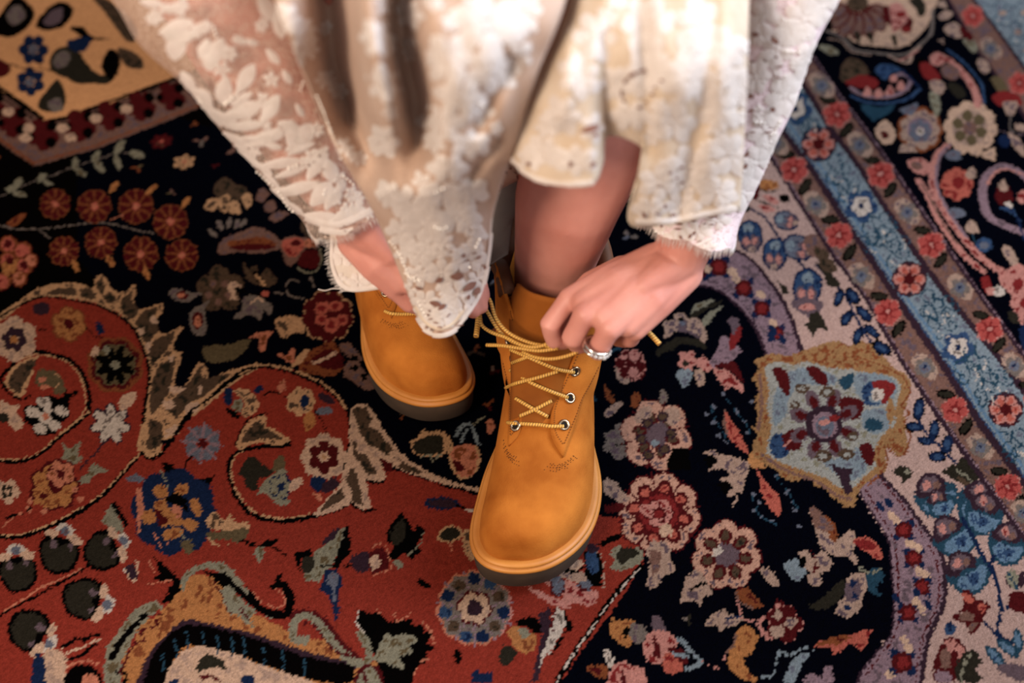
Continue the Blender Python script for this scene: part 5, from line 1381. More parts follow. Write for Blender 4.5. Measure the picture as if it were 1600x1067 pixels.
# hair, gathered up
hv, hf = ball((0, .225, 1.085), .104, 20, 12, (.86, .95, 1.12))
hair_m = noise_mat('dark_hair', (44, 28, 20), (70, 46, 32), scale=60, rough=0.5, bump=0.4, bscale=200)
bun = ball((0, .315, 1.13), .05, 14, 10)
hm = solid([(hv, hf), bun], .008, 4, .5, 'hair')
bm = bmesh.new(); bm.from_mesh(hm)
bmesh.ops.delete(bm, geom=[f for f in bm.faces if f.calc_center_median().y < .135], context='FACES'); bm.to_mesh(hm); bm.free()
hm.materials.append(hair_m)
link(bpy.data.objects.new('hair', hm), person)
# ring on the ring finger
silver = noise_mat('ring_silver', (214, 206, 196), (240, 234, 226), scale=90, rough=0.12, metal=1.0, spec=0.6)
mgem, ntg, bg = new_mat('ring_stone')
bg.inputs['Base Color'].default_value = (.95, .93, .92, 1); bg.inputs['Roughness'].default_value = .03; bg.inputs['Transmission Weight'].default_value = .6; bg.inputs['IOR'].default_value = 2.2
rc = gp(933, 540, .210)
ax = (lf[2][0] - lm[2]).normalized()
ring = empty('ring', rc)
u = ax.cross(Vector((0, 0, 1))).normalized(); w = ax.cross(u)
def torus(c, u, w, ax, R_, r_, n=32, m_=8, flat=1.0):
    rings = []
    for e in range(n):
        a = 2*math.pi*e/n; d = u*math.cos(a) + w*math.sin(a)
        rings.append([c + d*(R_ + r_*math.cos(b_)) + ax*(r_*flat*math.sin(b_)) for b_ in (2*math.pi*k/m_ for k in range(m_))])
    return loft(rings + [rings[0]], cap=False)
mobj('band', *torus(Vector(), u, w, ax, .0098, .0010, flat=1.6), silver, ring)
mobj('band', *torus(ax*.0035, u, w, ax, .0098, .0008, flat=1.3), silver, ring)
tocam = (CAM-rc); tocam -= ax*tocam.dot(ax); tocam.normalize(); sd = ax.cross(tocam)
for k in range(-3, 4):
    a = k*.32 + .9
    d = tocam*math.cos(a) + sd*math.sin(a)*(1 if sd.y < 0 else -1)
    mobj('stone', *ball(d*.0112 + ax*.0016, .0021 if k == 0 else .0014, 8, 5), mgem, ring, smooth=False)
tag(ring, 'silver ring with small clear stones on the hand tying the boot', 'ring')
print('forearm L', (lw-le).length, 'R', (rw-re_).length, 'upper', (shL-le).length, (shR-re_).length, 'thigh', (knL-hipL).length, (knR-hipR).length, 'shin', (knL-legL[0]).length)
# ================================================================== the dress
def net_mat(name, col, cells, hole, tint=0.0, solid_amt=0.0):
    """woven net: honeycomb of thread with open cells"""
    m, nt, b = new_mat(name)
    tc = nt.nodes.new('ShaderNodeTexCoord')
    v = nt.nodes.new('ShaderNodeTexVoronoi'); v.feature = 'DISTANCE_TO_EDGE'; v.inputs['Scale'].default_value = cells
    nt.links.new(tc.outputs['Object'], v.inputs['Vector'])
    n = nt.nodes.new('ShaderNodeTexNoise'); n.inputs['Scale'].default_value = 90; n.inputs['Detail'].default_value = 2
    nt.links.new(tc.outputs['Object'], n.inputs['Vector'])
    th = nt.nodes.new('ShaderNodeMath'); th.operation = 'MULTIPLY_ADD'; th.inputs[1].default_value = -tint; th.inputs[2].default_value = hole + tint*0.5
    nt.links.new(n.outputs['Fac'], th.inputs[0])
    lt = nt.nodes.new('ShaderNodeMath'); lt.operation = 'LESS_THAN'
    nt.links.new(v.outputs['Distance'], lt.inputs[0]); nt.links.new(th.outputs[0], lt.inputs[1])
    nt.links.new(lt.outputs[0], b.inputs['Alpha'])
    b.inputs['Base Color'].default_value = (*lin(col), 1); b.inputs['Roughness'].default_value = .75; b.inputs['Specular IOR Level'].default_value = .2
    return m
net_m = net_mat('tulle_net', (214, 190, 176), 720, .075)
dense_net = net_mat('embroidered_net', (226, 206, 210), 560, .26, tint=.25)
hem_net = net_mat('lace_ground', (226, 206, 192), 300, .30, tint=.35)
def cloth_mat(name, c1, c2, sc, transl=0.25):
    m = noise_mat(name, c1, c2, scale=sc, rough=.82, bump=.35, bscale=420, spec=.15, sheen=.2)
    nt = m.node_tree; b = nt.nodes['Principled BSDF']; out = nt.nodes['Material Output']
    tr = nt.nodes.new('ShaderNodeBsdfTranslucent'); tr.inputs['Color'].default_value = (*lin(c2), 1)
    mix = nt.nodes.new('ShaderNodeMixShader'); mix.inputs[0].default_value = transl
    nt.links.new(b.outputs[0], mix.inputs[1]); nt.links.new(tr.outputs[0], mix.inputs[2]); nt.links.new(mix.outputs[0], out.inputs['Surface'])
    return m
lining_m = cloth_mat('blush_lining', (190, 161, 143), (210, 184, 167), 22)
white_m = cloth_mat('white_lace', (222, 212, 206), (236, 228, 224), 160, .3)
cream_m = cloth_mat('ivory_lace', (214, 193, 170), (230, 215, 198), 60, .3)
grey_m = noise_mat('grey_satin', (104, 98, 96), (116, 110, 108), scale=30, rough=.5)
pearl_m = noise_mat('pearl_bead', (236, 228, 220), (250, 246, 240), scale=200, rough=.15, spec=.7)
dark_m = noise_mat('lace_opening', (112, 76, 66), (138, 100, 88), scale=80, rough=.9)

dress = empty('wedding_dress', (0, .1, .3))
tag(dress, 'white lace wedding dress with beaded sleeves and scalloped fringed hems', 'dress')
D0 = dress.location.copy()
def surf_grid(ctrl, nu, nv):
    """Catmull-Rom both ways over a control grid"""
    A = np.array(ctrl, dtype=float)
    rows = np.stack([cr_spline(A[i], nv) for i in range(A.shape[0])])
    cols = np.stack([cr_spline(rows[:, j], nu) for j in range(rows.shape[1])], axis=1)
    return cols
def gauss_line(px, py, line, w):
    P = np.array(line, float); best = 1e9; bt = 0
    for i in range(len(P)-1):
        a, b_ = P[i], P[i+1]; d = b_-a
        t = max(0, min(1, ((px-a[0])*d[0]+(py-a[1])*d[1])/d.dot(d)))
        q = a+d*t; e = math.hypot(px-q[0], py-q[1])
        if e < best: best = e; bt = (i+t)/(len(P)-1)
    return math.exp(-(best/w)**2), bt
def drape(name, ctrl, mat, folds, wr=0.0, nu=10, nv=9, thick=.0012, place=gp, lap=False):
    G = surf_grid(ctrl, nu, nv)
    out = []
    for row in G:
        r = []
        for x, y, z in row:
            p = place(x, y, z)
            d = (p-CAM).normalized()
            s = 0.0
            for line, w, depth in folds:
                g, t = gauss_line(x, y, line, w)
                s += depth*g*(min(1.0, (1-t)*2.2) if depth > .05 else 1.0)
            s += wr*(math.sin(x*.045+y*.02)*math.sin(y*.03-x*.01) + .5*math.sin(x*.11-y*.04))
            r.append(p + d*s - D0)
        out.append(r)
    if lap:      # the cloth goes on over the knee to the lap
        top = out[0]
        for dy, dz in ((.03, .012), (.07, .018), (.13, .018), (.22, .010)):
            out.insert(0, [p + Vector((0, dy, dz)) for p in top])
    return sheet(name, out, mat, dress, thick)
def world_bvh(o):
    off = D0
    return BVHTree.FromPolygons([v.co + off for v in o.data.vertices], [tuple(p.vertices) for p in o.data.polygons])

# --- skirt over the person's right knee, ending in the long point over the far boot
rowx = []      # x, y, distance from the viewer
for py, xs, dep in [
    (-150, (395, 450, 520, 610, 700, 800, 905), .67), (0, (428, 478, 540, 612, 695, 790, 884), .61), (120, (478, 515, 560, 618, 685, 765, 838), .62),
    (240, (530, 560, 595, 640, 692, 745, 800), .67), (330, (582, 605, 630, 662, 700, 738, 772), .735)]:
    rowx.append([(x, py, dep + bulge) for x, bulge in zip(xs, (.05, .022, .006, 0, .004, .018, .045))])
rowx += [
 [(620, 415, .815), (640, 418, .805), (662, 420, .80), (688, 420, .80), (714, 415, .803), (742, 405, .81), (767, 390, .82)],
 [(640, 468, .838), (655, 480, .834), (672, 487, .832), (690, 488, .832), (710, 480, .834), (735, 462, .838), (760, 438, .842)],
 [(652, 498, .848), (662, 516, .846), (675, 525, .846), (690, 528, .846), (708, 521, .847), (727, 500, .849), (747, 470, .85)]]
skirt_far = drape('skirt_panel', rowx, lining_m, [
    ([(505, -150), (512, 0), (522, 90), (545, 180), (590, 260), (612, 290)], 40, .15),
    ([(618, -60), (628, 60), (648, 150), (652, 230), (640, 300)], 27, .10),
    ([(470, -150), (470, 0), (500, 120), (550, 240)], 16, -.010),
    ([(575, -40), (585, 80), (598, 180), (610, 250)], 18, -.012),
    ([(780, 220), (755, 250), (735, 275)], 8, .012),
    ([(800, 100), (770, 150), (745, 200)], 12, .012)], wr=.0025, place=pd, lap=True)
# --- skirt over the left knee, its uneven hem above the near boot
row2 = []
for hem, base in [((-150,)*12, .70), ((0,)*12, .66), ((105, 108, 110, 110, 100, 90, 90, 100, 110, 110, 110, 110), .66),
                  ((195, 205, 212, 210, 185, 160, 170, 200, 225, 228, 225, 222), .68), ((240, 280, 291, 289, 255, 213, 236, 295, 352, 350, 338, 330), .70)]:
    k = [(-150, .70), (0, .66)].count((hem[0], base))
    xs = {-150: (905, 925, 945, 965, 985, 1005, 1030, 1055, 1085, 1120, 1150, 1176), 0: (888, 905, 925, 945, 962, 985, 1012, 1035, 1065, 1105, 1142, 1171),
          105: (845, 868, 895, 922, 942, 960, 1000, 1025, 1055, 1100, 1138, 1168), 195: (805, 842, 885, 922, 941, 952, 1002, 1010, 1025, 1082, 1128, 1163),
          240: (789, 830, 880, 926, 943, 951, 1007, 992, 985, 1050, 1112, 1157)}[hem[0]]
    bul = (.028, .012, .004, 0, .003, .005, .003, .001, .002, .008, .018, .034)
    low = {240: (.0, .0, .0, .0, .004, .006, .01, .03, .055, .055, .055, .055), 195: (0, 0, 0, 0, 0, 0, 0, .012, .022, .024, .026, .026)}.get(hem[0], (0,)*12)
    row2.append([(x, y, base + b_ + l_) for x, y, b_, l_ in zip(xs, hem, bul, low)])
skirt_near = drape('skirt_panel', row2, cream_m, [
    ([(944, 60), (944, 180), (946, 290)], 10, .006),
    ([(1000, 0), (1010, 120), (1012, 230)], 14, .006),
    ([(1110, 0), (1100, 160), (1060, 330)], 18, .010), ([(890, 60), (880, 180)], 18, -.008)], wr=.002, place=pd, lap=True)
# --- inner lace layer seen between the two knees, grey satin underlay, lace hem behind the right wrist
inner = drape('inner_layer', [
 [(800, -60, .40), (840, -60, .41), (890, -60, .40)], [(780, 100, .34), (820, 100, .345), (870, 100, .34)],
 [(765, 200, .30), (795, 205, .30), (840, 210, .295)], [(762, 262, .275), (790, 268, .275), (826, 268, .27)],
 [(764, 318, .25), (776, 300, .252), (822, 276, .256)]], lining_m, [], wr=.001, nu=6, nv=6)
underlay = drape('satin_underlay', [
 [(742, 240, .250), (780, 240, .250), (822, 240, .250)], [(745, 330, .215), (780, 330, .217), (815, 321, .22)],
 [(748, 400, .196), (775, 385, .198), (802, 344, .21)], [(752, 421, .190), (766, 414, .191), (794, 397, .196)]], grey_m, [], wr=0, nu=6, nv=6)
ivory2 = cloth_mat('hem_lace', (220, 208, 196), (232, 222, 214), 60, .3)
hemb = drape('hem_panel', [
 [(505, 330, .262), (540, 330, .262), (600, 330, .262)], [(516, 372, .248), (545, 375, .250), (600, 380, .25)],
 [(515, 408, .240), (545, 410, .240), (604, 415, .24)], [(524, 438, .232), (552, 438, .232), (606, 436, .232)],
 [(540, 455, .226), (562, 456, .226), (608, 450, .226)]], ivory2, [], wr=.0008, nu=6, nv=6)

# --- sleeves: loose net tubes round the forearms
def sleeve(elb, wri, shoulder, radii, ts, scal, mat):
    ax = (wri-elb); L = ax.length; a = ax.normalized()
    u = a.cross(Vector((0, 0, 1))).normalized(); w = a.cross(u)
    n = 72; rows = []
    for t, r in zip(ts, radii):
        c = elb + ax*t
        row = []
        for k in range(n):
            an = 2*math.pi*k/n
            e = 0.0
            if t >= ts[-1]-1e-6: e = scal*(abs(math.sin(an*3.5))-.5)
            wv = 1 + .025*math.sin(an*3 + t*9) + .018*math.sin(an*5 - t*17)
            row.append(c + u*(r*wv*math.cos(an)) + w*(r*wv*math.sin(an)) + a*e - D0)
        rows.append(row)
    return sheet('sleeve', rows, mat, dress, 0.0, closed_v=True), (u, w, a)
tsA = list(np.linspace(-.18, 1.0, 40))
def rad_fn(t, r0, r1, flare):
    return r0 + (r1-r0)*min(1, max(0, t)) + flare*max(0, (t-.86)/.14)**2
slR, frR = sleeve(re_, rw + (re_-rw)*.09, shR, [rad_fn(t, .060, .034, .004) for t in tsA], [t*1.00 for t in tsA], .004, net_m)
slL, frL = sleeve(le, lw + (le-lw)*.12, shL, [rad_fn(t, .050, .034, .004) for t in tsA], tsA, .004, dense_net)
# upper sleeves and bodice (above the picture)
for sh, el_, re2 in ((shL, le, .052), (shR, re_, .064)):
    P = [sh - D0, sh.lerp(el_, .5) - D0, el_.lerp(sh, .04) - D0]
    mobj('upper_sleeve', *loft(tube_rings(P, [.068, .064, re2], 28), cap=False), cream_m, dress)
bod = solid([capsule([Vector((0.01, .42, .50)), Vector((0.0, .41, .62)), Vector((0, .37, .74)), chest], [.152, .128, .128, .134], 24, [.82, .78, .78, .78]),
             capsule([shL, chest + Vector((0, -.02, .05)), shR], [.062, .094, .062], 18),
             capsule([knL + Vector((0, .05, .02)), hipL], [.078, .100], 18), capsule([knR + Vector((0, .05, .02)), hipR], [.078, .100], 18)], .009, 6, .5, 'bodice')
bod.transform(Matrix.Translation(-D0)); bod.materials.append(cream_m)
link(bpy.data.objects.new('bodice', bod), dress)

# ------------------------------------------------------------------ lace work raised on the cloth
def petal_pts(cx, cy, L, Wd, ang, nu=9, nv=6, cup=0.0):
    Wd *= 1.25
    c, s = math.cos(math.radians(ang)), math.sin(math.radians(ang))
    rows = []
    for i in range(nu):
        t = i/(nu-1)
        wd = Wd*(math.sin(math.pi*min(1, (t*.93+.07)))**.75)*(.55+.45*t) if t < 1 else Wd*.12
        row = []
        for j in range(nv):
            e = -1 + 2*j/(nv-1)
            lx = (t-.5)*L + (1-abs(e))*0; ly = e*wd*.5
            row.append((cx + lx*c - ly*s, cy + lx*s + ly*c, t, e))
        rows.append(row)
    return rows
def petal_mesh(bv, cx, cy, L, Wd, ang, off=.0006, dome=.0007, nu=9, nv=6):
    rows = petal_pts(cx, cy, L, Wd, ang, nu, nv)
    P = []; miss = 0
    for row in rows:
        for (x, y, t, e) in row:
            d = ray(x, y).normalized(); h = bv.ray_cast(CAM, d)
            if h[0] is None: P.append(None); miss += 1; continue
            n = h[1] if h[1].dot(d) < 0 else -h[1]
            lift = off + dome*(1-e*e)*math.sin(math.pi*min(1, t*.9+.1)) + .00022*math.cos(e*14)*(t > .2)
            P.append(h[0] + n*lift - D0)
    if miss > len(P)*.55: return None
    # the edge of the cloth: missing points are taken from the nearest hit in the grid
    dep = [ (i, p) for i, p in enumerate(P) if p is not None]
    ref = np.mean([ (p+D0-CAM).dot(FWD) for _, p in dep ])
    flat = [q for row in rows for q in row]
    F_ = []; ok = [p is not None for p in P]
    for i in range(nu-1):
        for j in range(nv-1):
            q = (i*nv+j, i*nv+j+1, (i+1)*nv+j+1, (i+1)*nv+j)
            if all(ok[k] for k in q):
                dd = [(P[k]+D0-CAM).dot(FWD) for k in q]
                if max(dd)-min(dd) < .012: F_.append(q)
    if not F_: return None
    V = [p if p is not None else Vector((0, 0, 0)) for p in P]
    used = sorted({k for f in F_ for k in f}); mp = {k: i for i, k in enumerate(used)}
    return [V[k] for k in used], [tuple(mp[k] for k in f) for f in F_]
def lace_flower(bv, panel, petals, mat=None, name='lace_flower', **kw):
    parts = [q for q in (petal_mesh(bv, *p, **kw) for p in petals) if q]
    if not parts: return None
    # petals that do not touch become flowers of their own
    A = [np.array([tuple(v) for v in p[0]]) for p in parts]
    grp = list(range(len(A)))
    for i in range(len(A)):
        for j in range(i):
            if grp[i] != grp[j] and np.min(np.linalg.norm(A[i][:, None] - A[j][None], axis=2)) < .0006:
                a_, b_ = grp[i], grp[j]; grp = [b_ if g == a_ else g for g in grp]
    for g in sorted(set(grp)):
        V, F_ = combine([p for p, q in zip(parts, grp) if q == g])
        mobj(name if grp.count(g) > 1 else 'lace_petal', V, F_, mat or white_m, panel)
def flower(cx, cy, r, n, rot=0, sq=1.0, ax=0, w=.60):
    """petals of a flower; sq squashes it along the direction ax"""
    out = []
    ca, sa = math.cos(math.radians(ax)), math.sin(math.radians(ax))
    for k in range(n):
        a = math.radians(rot + 360*k/n)
        dx, dy = math.cos(a), math.sin(a)
        lx, ly = dx*ca + dy*sa, -dx*sa + dy*ca
        ly *= sq
        dx, dy = lx*ca - ly*sa, lx*sa + ly*ca
        l = math.hypot(dx, dy)
        out.append((cx + dx*r*.58, cy + dy*r*.58, r*.85*max(.55, l), r*w*(.7+.3*l), math.degrees(math.atan2(dy, dx))))
    out.append((cx, cy, r*.36, r*.26, ax))
    return out
def beads(bv, panel, pts, r=.00095, n=None, name='bead_string', off=.0014, step=6.4):
    P = cr_spline(pts, 6) if len(pts) > 2 else np.array(pts, float)
    d = np.r_[0, np.cumsum(np.hypot(*np.diff(P, axis=0).T))]
    parts = []
    for s in np.arange(0, d[-1]+.01, step):
        x, y = np.interp(s, d, P[:, 0]), np.interp(s, d, P[:, 1])
        h = hit(bv, x, y, off)
        if h is not None: parts.append(ball(h - D0, r*rnd.uniform(.85, 1.15), 8, 6))
    if parts:
        o = mobj(name, *combine(parts), pearl_m, panel); o['kind'] = 'stuff'; return o
def band(bv, panel, pts, w, mat, name='lace_border', off=.0010, dome=.0004):
    P = cr_spline(pts, 8); G = []; 
    T = np.gradient(P, axis=0); N = np.stack([-T[:, 1], T[:, 0]], 1); N /= np.linalg.norm(N, axis=1, keepdims=True)
    V, F_, ok = [], [], []
    for p, nn in zip(P, N):
        for e in np.linspace(-1, 1, 5):
            h = hit(bv, p[0]+nn[0]*w*.5*e, p[1]+nn[1]*w*.5*e, off + dome*(1-e*e)); ok.append(h is not None); V.append((h-D0) if h is not None else Vector())
    for i in range(len(P)-1):
        for j in range(4):
            q = (i*5+j, i*5+j+1, (i+1)*5+j+1, (i+1)*5+j)
            if all(ok[k] for k in q) and max((V[a]-V[b_]).length for a in q for b_ in q) < .03: F_.append(q)
    if not F_: return None
    par = list(range(len(V)))
    def fd(a):
        while par[a] != a: par[a] = par[par[a]]; a = par[a]
        return a
    for f in F_:
        for k in f[1:]: par[fd(k)] = fd(f[0])
    cnt = {}
    for f in F_: cnt[fd(f[0])] = cnt.get(fd(f[0]), 0) + 1
    for rt in sorted(cnt):
        if cnt[rt] < 8: continue
        ff = [f for f in F_ if fd(f[0]) == rt]
        us = sorted({k for f in ff for k in f}); mp = {k: i for i, k in enumerate(us)}
        mobj(name, [V[k] for k in us], [tuple(mp[k] for k in f) for f in ff], mat, panel)
def holes(bv, panel, pts, name='lace_openings', off=.0024):
    parts = []
    for (x, y, a, b_, rot) in pts:
        q = petal_mesh(bv, x, y, a*1.7, b_*1.5, rot, off=off, dome=.0001, nu=6, nv=4)
        if q: parts.append(q)
    if parts:
        o = mobj(name, *combine(parts), dark_m, panel); o['kind'] = 'stuff'
def fringe(base_pts, direction, panel, length=.006, r=.00022, name='fringe'):
    parts = []
    for p in base_pts:
        d = (direction + Vector((rnd.uniform(-.25, .25), rnd.uniform(-.25, .25), rnd.uniform(-.25, .25)))).normalized()
        L = length*rnd.uniform(.7, 1.2)
        parts.append(loft(tube_rings([p, p + d*L*.55, p + d*L + Vector((0, 0, -.0006))], [r, r, r*.6], 4)))
    o = mobj(name, *combine(parts), white_m, panel); o['kind'] = 'stuff'; return o

b_slR, b_slL, b_far, b_near, b_hem, b_inn = [world_bvh(o) for o in (slR, slL, skirt_far, skirt_near, hemb, inner)]
# right sleeve (image left): petals as read from the photograph: x, y, length, width, angle
K_ = lambda ox, oy, k, L: [(ox+x/k, oy+y/k, l/k, w/k, a) for x, y, l, w, a in L]
sets = [
 K_(180, 0, 5, [(470, 60, 230, 90, -10), (290, 20, 200, 80, 10), (480, 210, 280, 130, -20), (480, 350, 240, 170, 95), (560, 290, 200, 90, -40)]),
 K_(180, 0, 5, [(700, 380, 170, 110, 110), (790, 400, 230, 150, 115), (740, 480, 150, 120, 80)]),
 K_(180, 0, 5, [(570, 640, 200, 110, 60), (680, 740, 190, 110, 30), (850, 700, 220, 140, 100), (1020, 610, 260, 130, -60)]),
 K_(180, 0, 5, [(1010, 860, 290, 140, -20), (1210, 850, 220, 130, -60), (1040, 980, 260, 80, -10), (1000, 760, 160, 70, -30)]),
 K_(180, 0, 5, [(860, 930, 260, 90, 40), (760, 890, 240, 80, 50), (700, 840, 200, 70, 40)]),
 K_(300, 150, 5, [(360, 130, 270, 110, -15), (620, 80, 220, 110, -60), (430, 220, 280, 70, -5), (160, 120, 240, 80, 40), (120, 40, 200, 70, 60)]),
 K_(300, 150, 5, [(790, 310, 260, 130, 80), (880, 300, 200, 150, -60), (850, 410, 240, 60, -25)]),
 K_(300, 150, 5, [(520, 370, 240, 60, -10), (630, 300, 150, 70, -30), (640, 390, 130, 60, 10), (480, 440, 150, 50, 80), (340, 330, 280, 70, 25), (360, 400, 250, 60, 20), (460, 330, 200, 60, 0)]),
 K_(300, 150, 5, [(700, 520, 330, 90, -8), (770, 590, 260, 70, -20), (820, 720, 380, 100, -15), (740, 740, 260, 70, 5)]),
 K_(300, 150, 5, [(980, 520, 300, 130, -60), (1010, 760, 240, 150, -50), (1080, 800, 190, 100, -70), (1160, 710, 130, 80, -60), (1080, 580, 190, 130, 70)]),
 K_(300, 150, 5, [(1020, 940, 300, 90, 5), (1180, 930, 260, 90, -25), (1290, 890, 130, 80, -10), (560, 560, 180, 60, 35), (470, 500, 200, 60, 40), (620, 650, 200, 50, 45), (700, 790, 220, 60, 40), (800, 870, 200, 60, 35)]),
 K_(180, 0, 5, [(1280, 180, 240, 120, 80), (1180, 60, 260, 130, 60), (1060, 330, 120, 60, 10), (1230, 440, 160, 70, 50), (1340, 600, 130, 70, 60), (1440, 860, 120, 60, 60), (1360, 980, 180, 90, 20), (1200, 1060, 260, 110, -10)])]
for L in sets: lace_flower(b_slR, slR, L)
beads(b_slR, slR, [(309, 190), (318, 202), (330, 215), (345, 228), (362, 245), (378, 258)]); beads(b_slR, slR, [(392, 262), (405, 268), (420, 282), (438, 300), (452, 322), (462, 330)])
for p in [[(300+395/5, 150+190/5), (300+480/5, 150+170/5)], [(300+260/5, 150+50/5), (300+320/5, 150+5/5)], [(300+760/5, 150+555/5), (300+840/5, 150+525/5)], [(300+1030/5, 150+760/5), (300+1045/5, 150+700/5)], [(180+660/5, 760/5), (180+690/5, 800/5)], [(180+870/5, 800/5), (180+930/5, 740/5)], [(180+770/5, 210/5), (180+800/5, 290/5)], [(180+1440/5, 700/5), (180+1460/5, 630/5)], [(300+1180/5, 150+620/5), (300+1260/5, 150+690/5)]]:
    beads(b_slR, slR, p)
holes(b_slR, slR, K_(300, 150, 5, [(990, 455, 14, 9, -60), (1050, 425, 16, 9, -70), (910, 525, 14, 9, -50), (950, 500, 10, 7, -50), (980, 600, 14, 9, -40), (1005, 635, 12, 8, -40), (1040, 645, 10, 8, 0), (960, 620, 11, 8, 0), (990, 660, 9, 7, 0), (1020, 560, 10, 6, 60)]))
band(b_slR, slR, [(478, 338), (505, 348), (530, 350), (556, 340), (580, 328)], 11, white_m)
band(b_slR, slR, [(500, 357), (530, 362), (560, 358), (592, 344)], 10, white_m); 
holes(b_slR, slR, [(500+x/5.33, 340+y/5.33, 3.2, 1.0, a) for x, y, a in [(170, 80, 20), (210, 100, 15), (260, 108, 5), (310, 105, -5), (350, 95, -15), (390, 80, -15), (430, 70, -10), (470, 75, 10), (200, 60, 10), (280, 50, -30), (330, 50, -30), (380, 40, -20), (420, 30, -20)]])
# left sleeve (image right)
for cx, cy, r, n, rot in [(1255, 30, 46, 7, 10), (1215, 75, 40, 6, 30), (1262, 95, 38, 6, 0), (1225, 150, 40, 7, 20), (1195, 200, 36, 6, 40), (1180, 120, 34, 6, 0), (1180, 255, 34, 6, 10), (1205, 235, 28, 5, 0), (1160, 300, 34, 6, 30), (1285, 10, 36, 6, 0), (1190, 30, 40, 6, 0), (1120, 300, 34, 6, 0), (1200, -40, 44, 7, 0), (1290, -50, 44, 7, 20)]:
    lace_flower(b_slL, slL, flower(cx, cy, r, n, rot, .7, -60))
for cx, cy, r, n, rot in [(1020, 372, 26, 6, 0), (1055, 372, 24, 6, 20), (1090, 362, 26, 6, 10), (1120, 345, 24, 5, 0), (1000, 352, 22, 5, 0), (1075, 345, 22, 5, 40), (1035, 350, 20, 5, 10), (1105, 385, 16, 5, 0), (1135, 322, 22, 5, 0)]:
    lace_flower(b_slL, slL, flower(cx, cy, r, n, rot, .6, -10))
band(b_slL, slL, [(985, 362), (1000, 384), (1024, 396), (1040, 394), (1062, 398), (1085, 396), (1108, 384)], 9, white_m)
band(b_slL, slL, [(990, 352), (1006, 374), (1028, 385), (1042, 382), (1064, 387), (1086, 384), (1112, 372)], 6, white_m)
beads(b_slL, slL, [(1026, 362), (1034, 366), (1040, 360)], step=6); beads(b_slL, slL, [(1228, 80), (1250, 82)]); beads(b_slL, slL, [(1180, 190), (1196, 192)]); beads(b_slL, slL, [(1288, 50), (1280, 66)]); beads(b_slL, slL, [(1216, 190), (1206, 210), (1203, 206)])
holes(b_slL, slL, [(940+x/5, 200+y/5, a, b_, r) for x, y, a, b_, r in [(860, 680, 9, 4, -10), (710, 715, 7, 3.5, 10), (610, 745, 7, 3, 0), (600, 785, 7, 2, 0), (620, 850, 4, 3, 60), (690, 840, 5, 3, -60), (720, 815, 4, 3, -60), (800, 740, 3, 2, -20), (850, 745, 5, 2, 0), (640, 900, 9, 2.6, 5), (760, 880, 5, 1.4, -20), (480, 770, 3, 2, -60), (410, 900, 4, 2.4, 30), (500, 905, 4, 2.6, -30), (1120, 200, 7, 4, -50), (1110, 290, 6, 4, -60)]])
holes(b_slL, slL, [(940+x/4.2, y/4.2, a, b_, r) for x, y, a, b_, r in [(1130, 260, 9, 6, 40), (1010, 220, 7, 5, 0), (990, 400, 4, 3, 0), (1070, 395, 3, 3, 0), (1140, 370, 3, 3, 0), (975, 625, 6, 5, 0), (1110, 710, 5, 6, 0), (970, 720, 6, 3, -20), (980, 860, 6, 2, 0), (1080, 860, 8, 2, -10), (1150, 500, 9, 2, 10), (1160, 430, 9, 2, -10)]])
# lace on the skirt over the right knee
for cx, cy, r, n, rot, sq, ax in [(760, 40, 62, 6, 20, .9, 0), (700, 90, 46, 6, 0, .9, 0), (770, 110, 46, 6, 40, .8, 0), (720, 150, 44, 6, 10, .8, 20), (690, 190, 40, 6, 0, .8, 0), (745, 175, 30, 5, 0, .8, 0), (735, 225, 34, 6, 30, .7, 0),
    (450, 30, 30, 6, 0, .7, 60), (462, 80, 26, 5, 0, .7, 60), (590, 60, 34, 6, 0, .8, 60), (600, 130, 34, 6, 20, .8, 60), (540, 230, 18, 5, 0, .7, 60), (600, 220, 30, 6, 0, .8, 60), (640, 20, 30, 6, 10, .8, 60), (820, 20, 36, 6, 0, .7, -60), (810, 90, 30, 5, 20, .7, -60),
    (700, 262, 34, 6, 0, .7, 0), (730, 300, 38, 6, 20, .6, -10), (690, 305, 34, 6, 0, .7, 10), (640, 320, 38, 6, 30, .7, 40), (610, 305, 28, 6, 0, .7, 50), (665, 350, 44, 7, 0, .7, 20), (715, 340, 40, 6, 10, .6, -10), (625, 365, 28, 6, 10, .7, 50), (655, 395, 32, 6, 0, .7, 30),
    (745, 370, 20, 5, 0, .7, -30), (735, 405, 30, 6, 0, .7, -10), (690, 425, 30, 6, 30, .8, 0), (652, 430, 22, 5, 0, .8, 40), (715, 460, 36, 6, 30, .7, -30), (665, 470, 24, 6, 0, .8, 0), (745, 435, 22, 5, 0, .7, -40), (690, 495, 30, 7, 0, .6, 0), (725, 488, 18, 5, 0, .7, -40), (668, 505, 18, 5, 0, .7, 30), (640, 452, 16, 5, 0, .7, 50)]:
    lace_flower(b_far, skirt_far, flower(cx, cy, r, n, rot, sq, ax))
band(b_far, skirt_far, [(642, 480), (654, 506), (670, 521), (690, 524), (710, 516), (730, 492), (752, 455), (764, 400), (770, 340)], 9, white_m)
band(b_far, skirt_far, [(650, 478), (662, 498), (676, 510), (692, 512), (708, 504), (724, 484)], 5, cream_m)
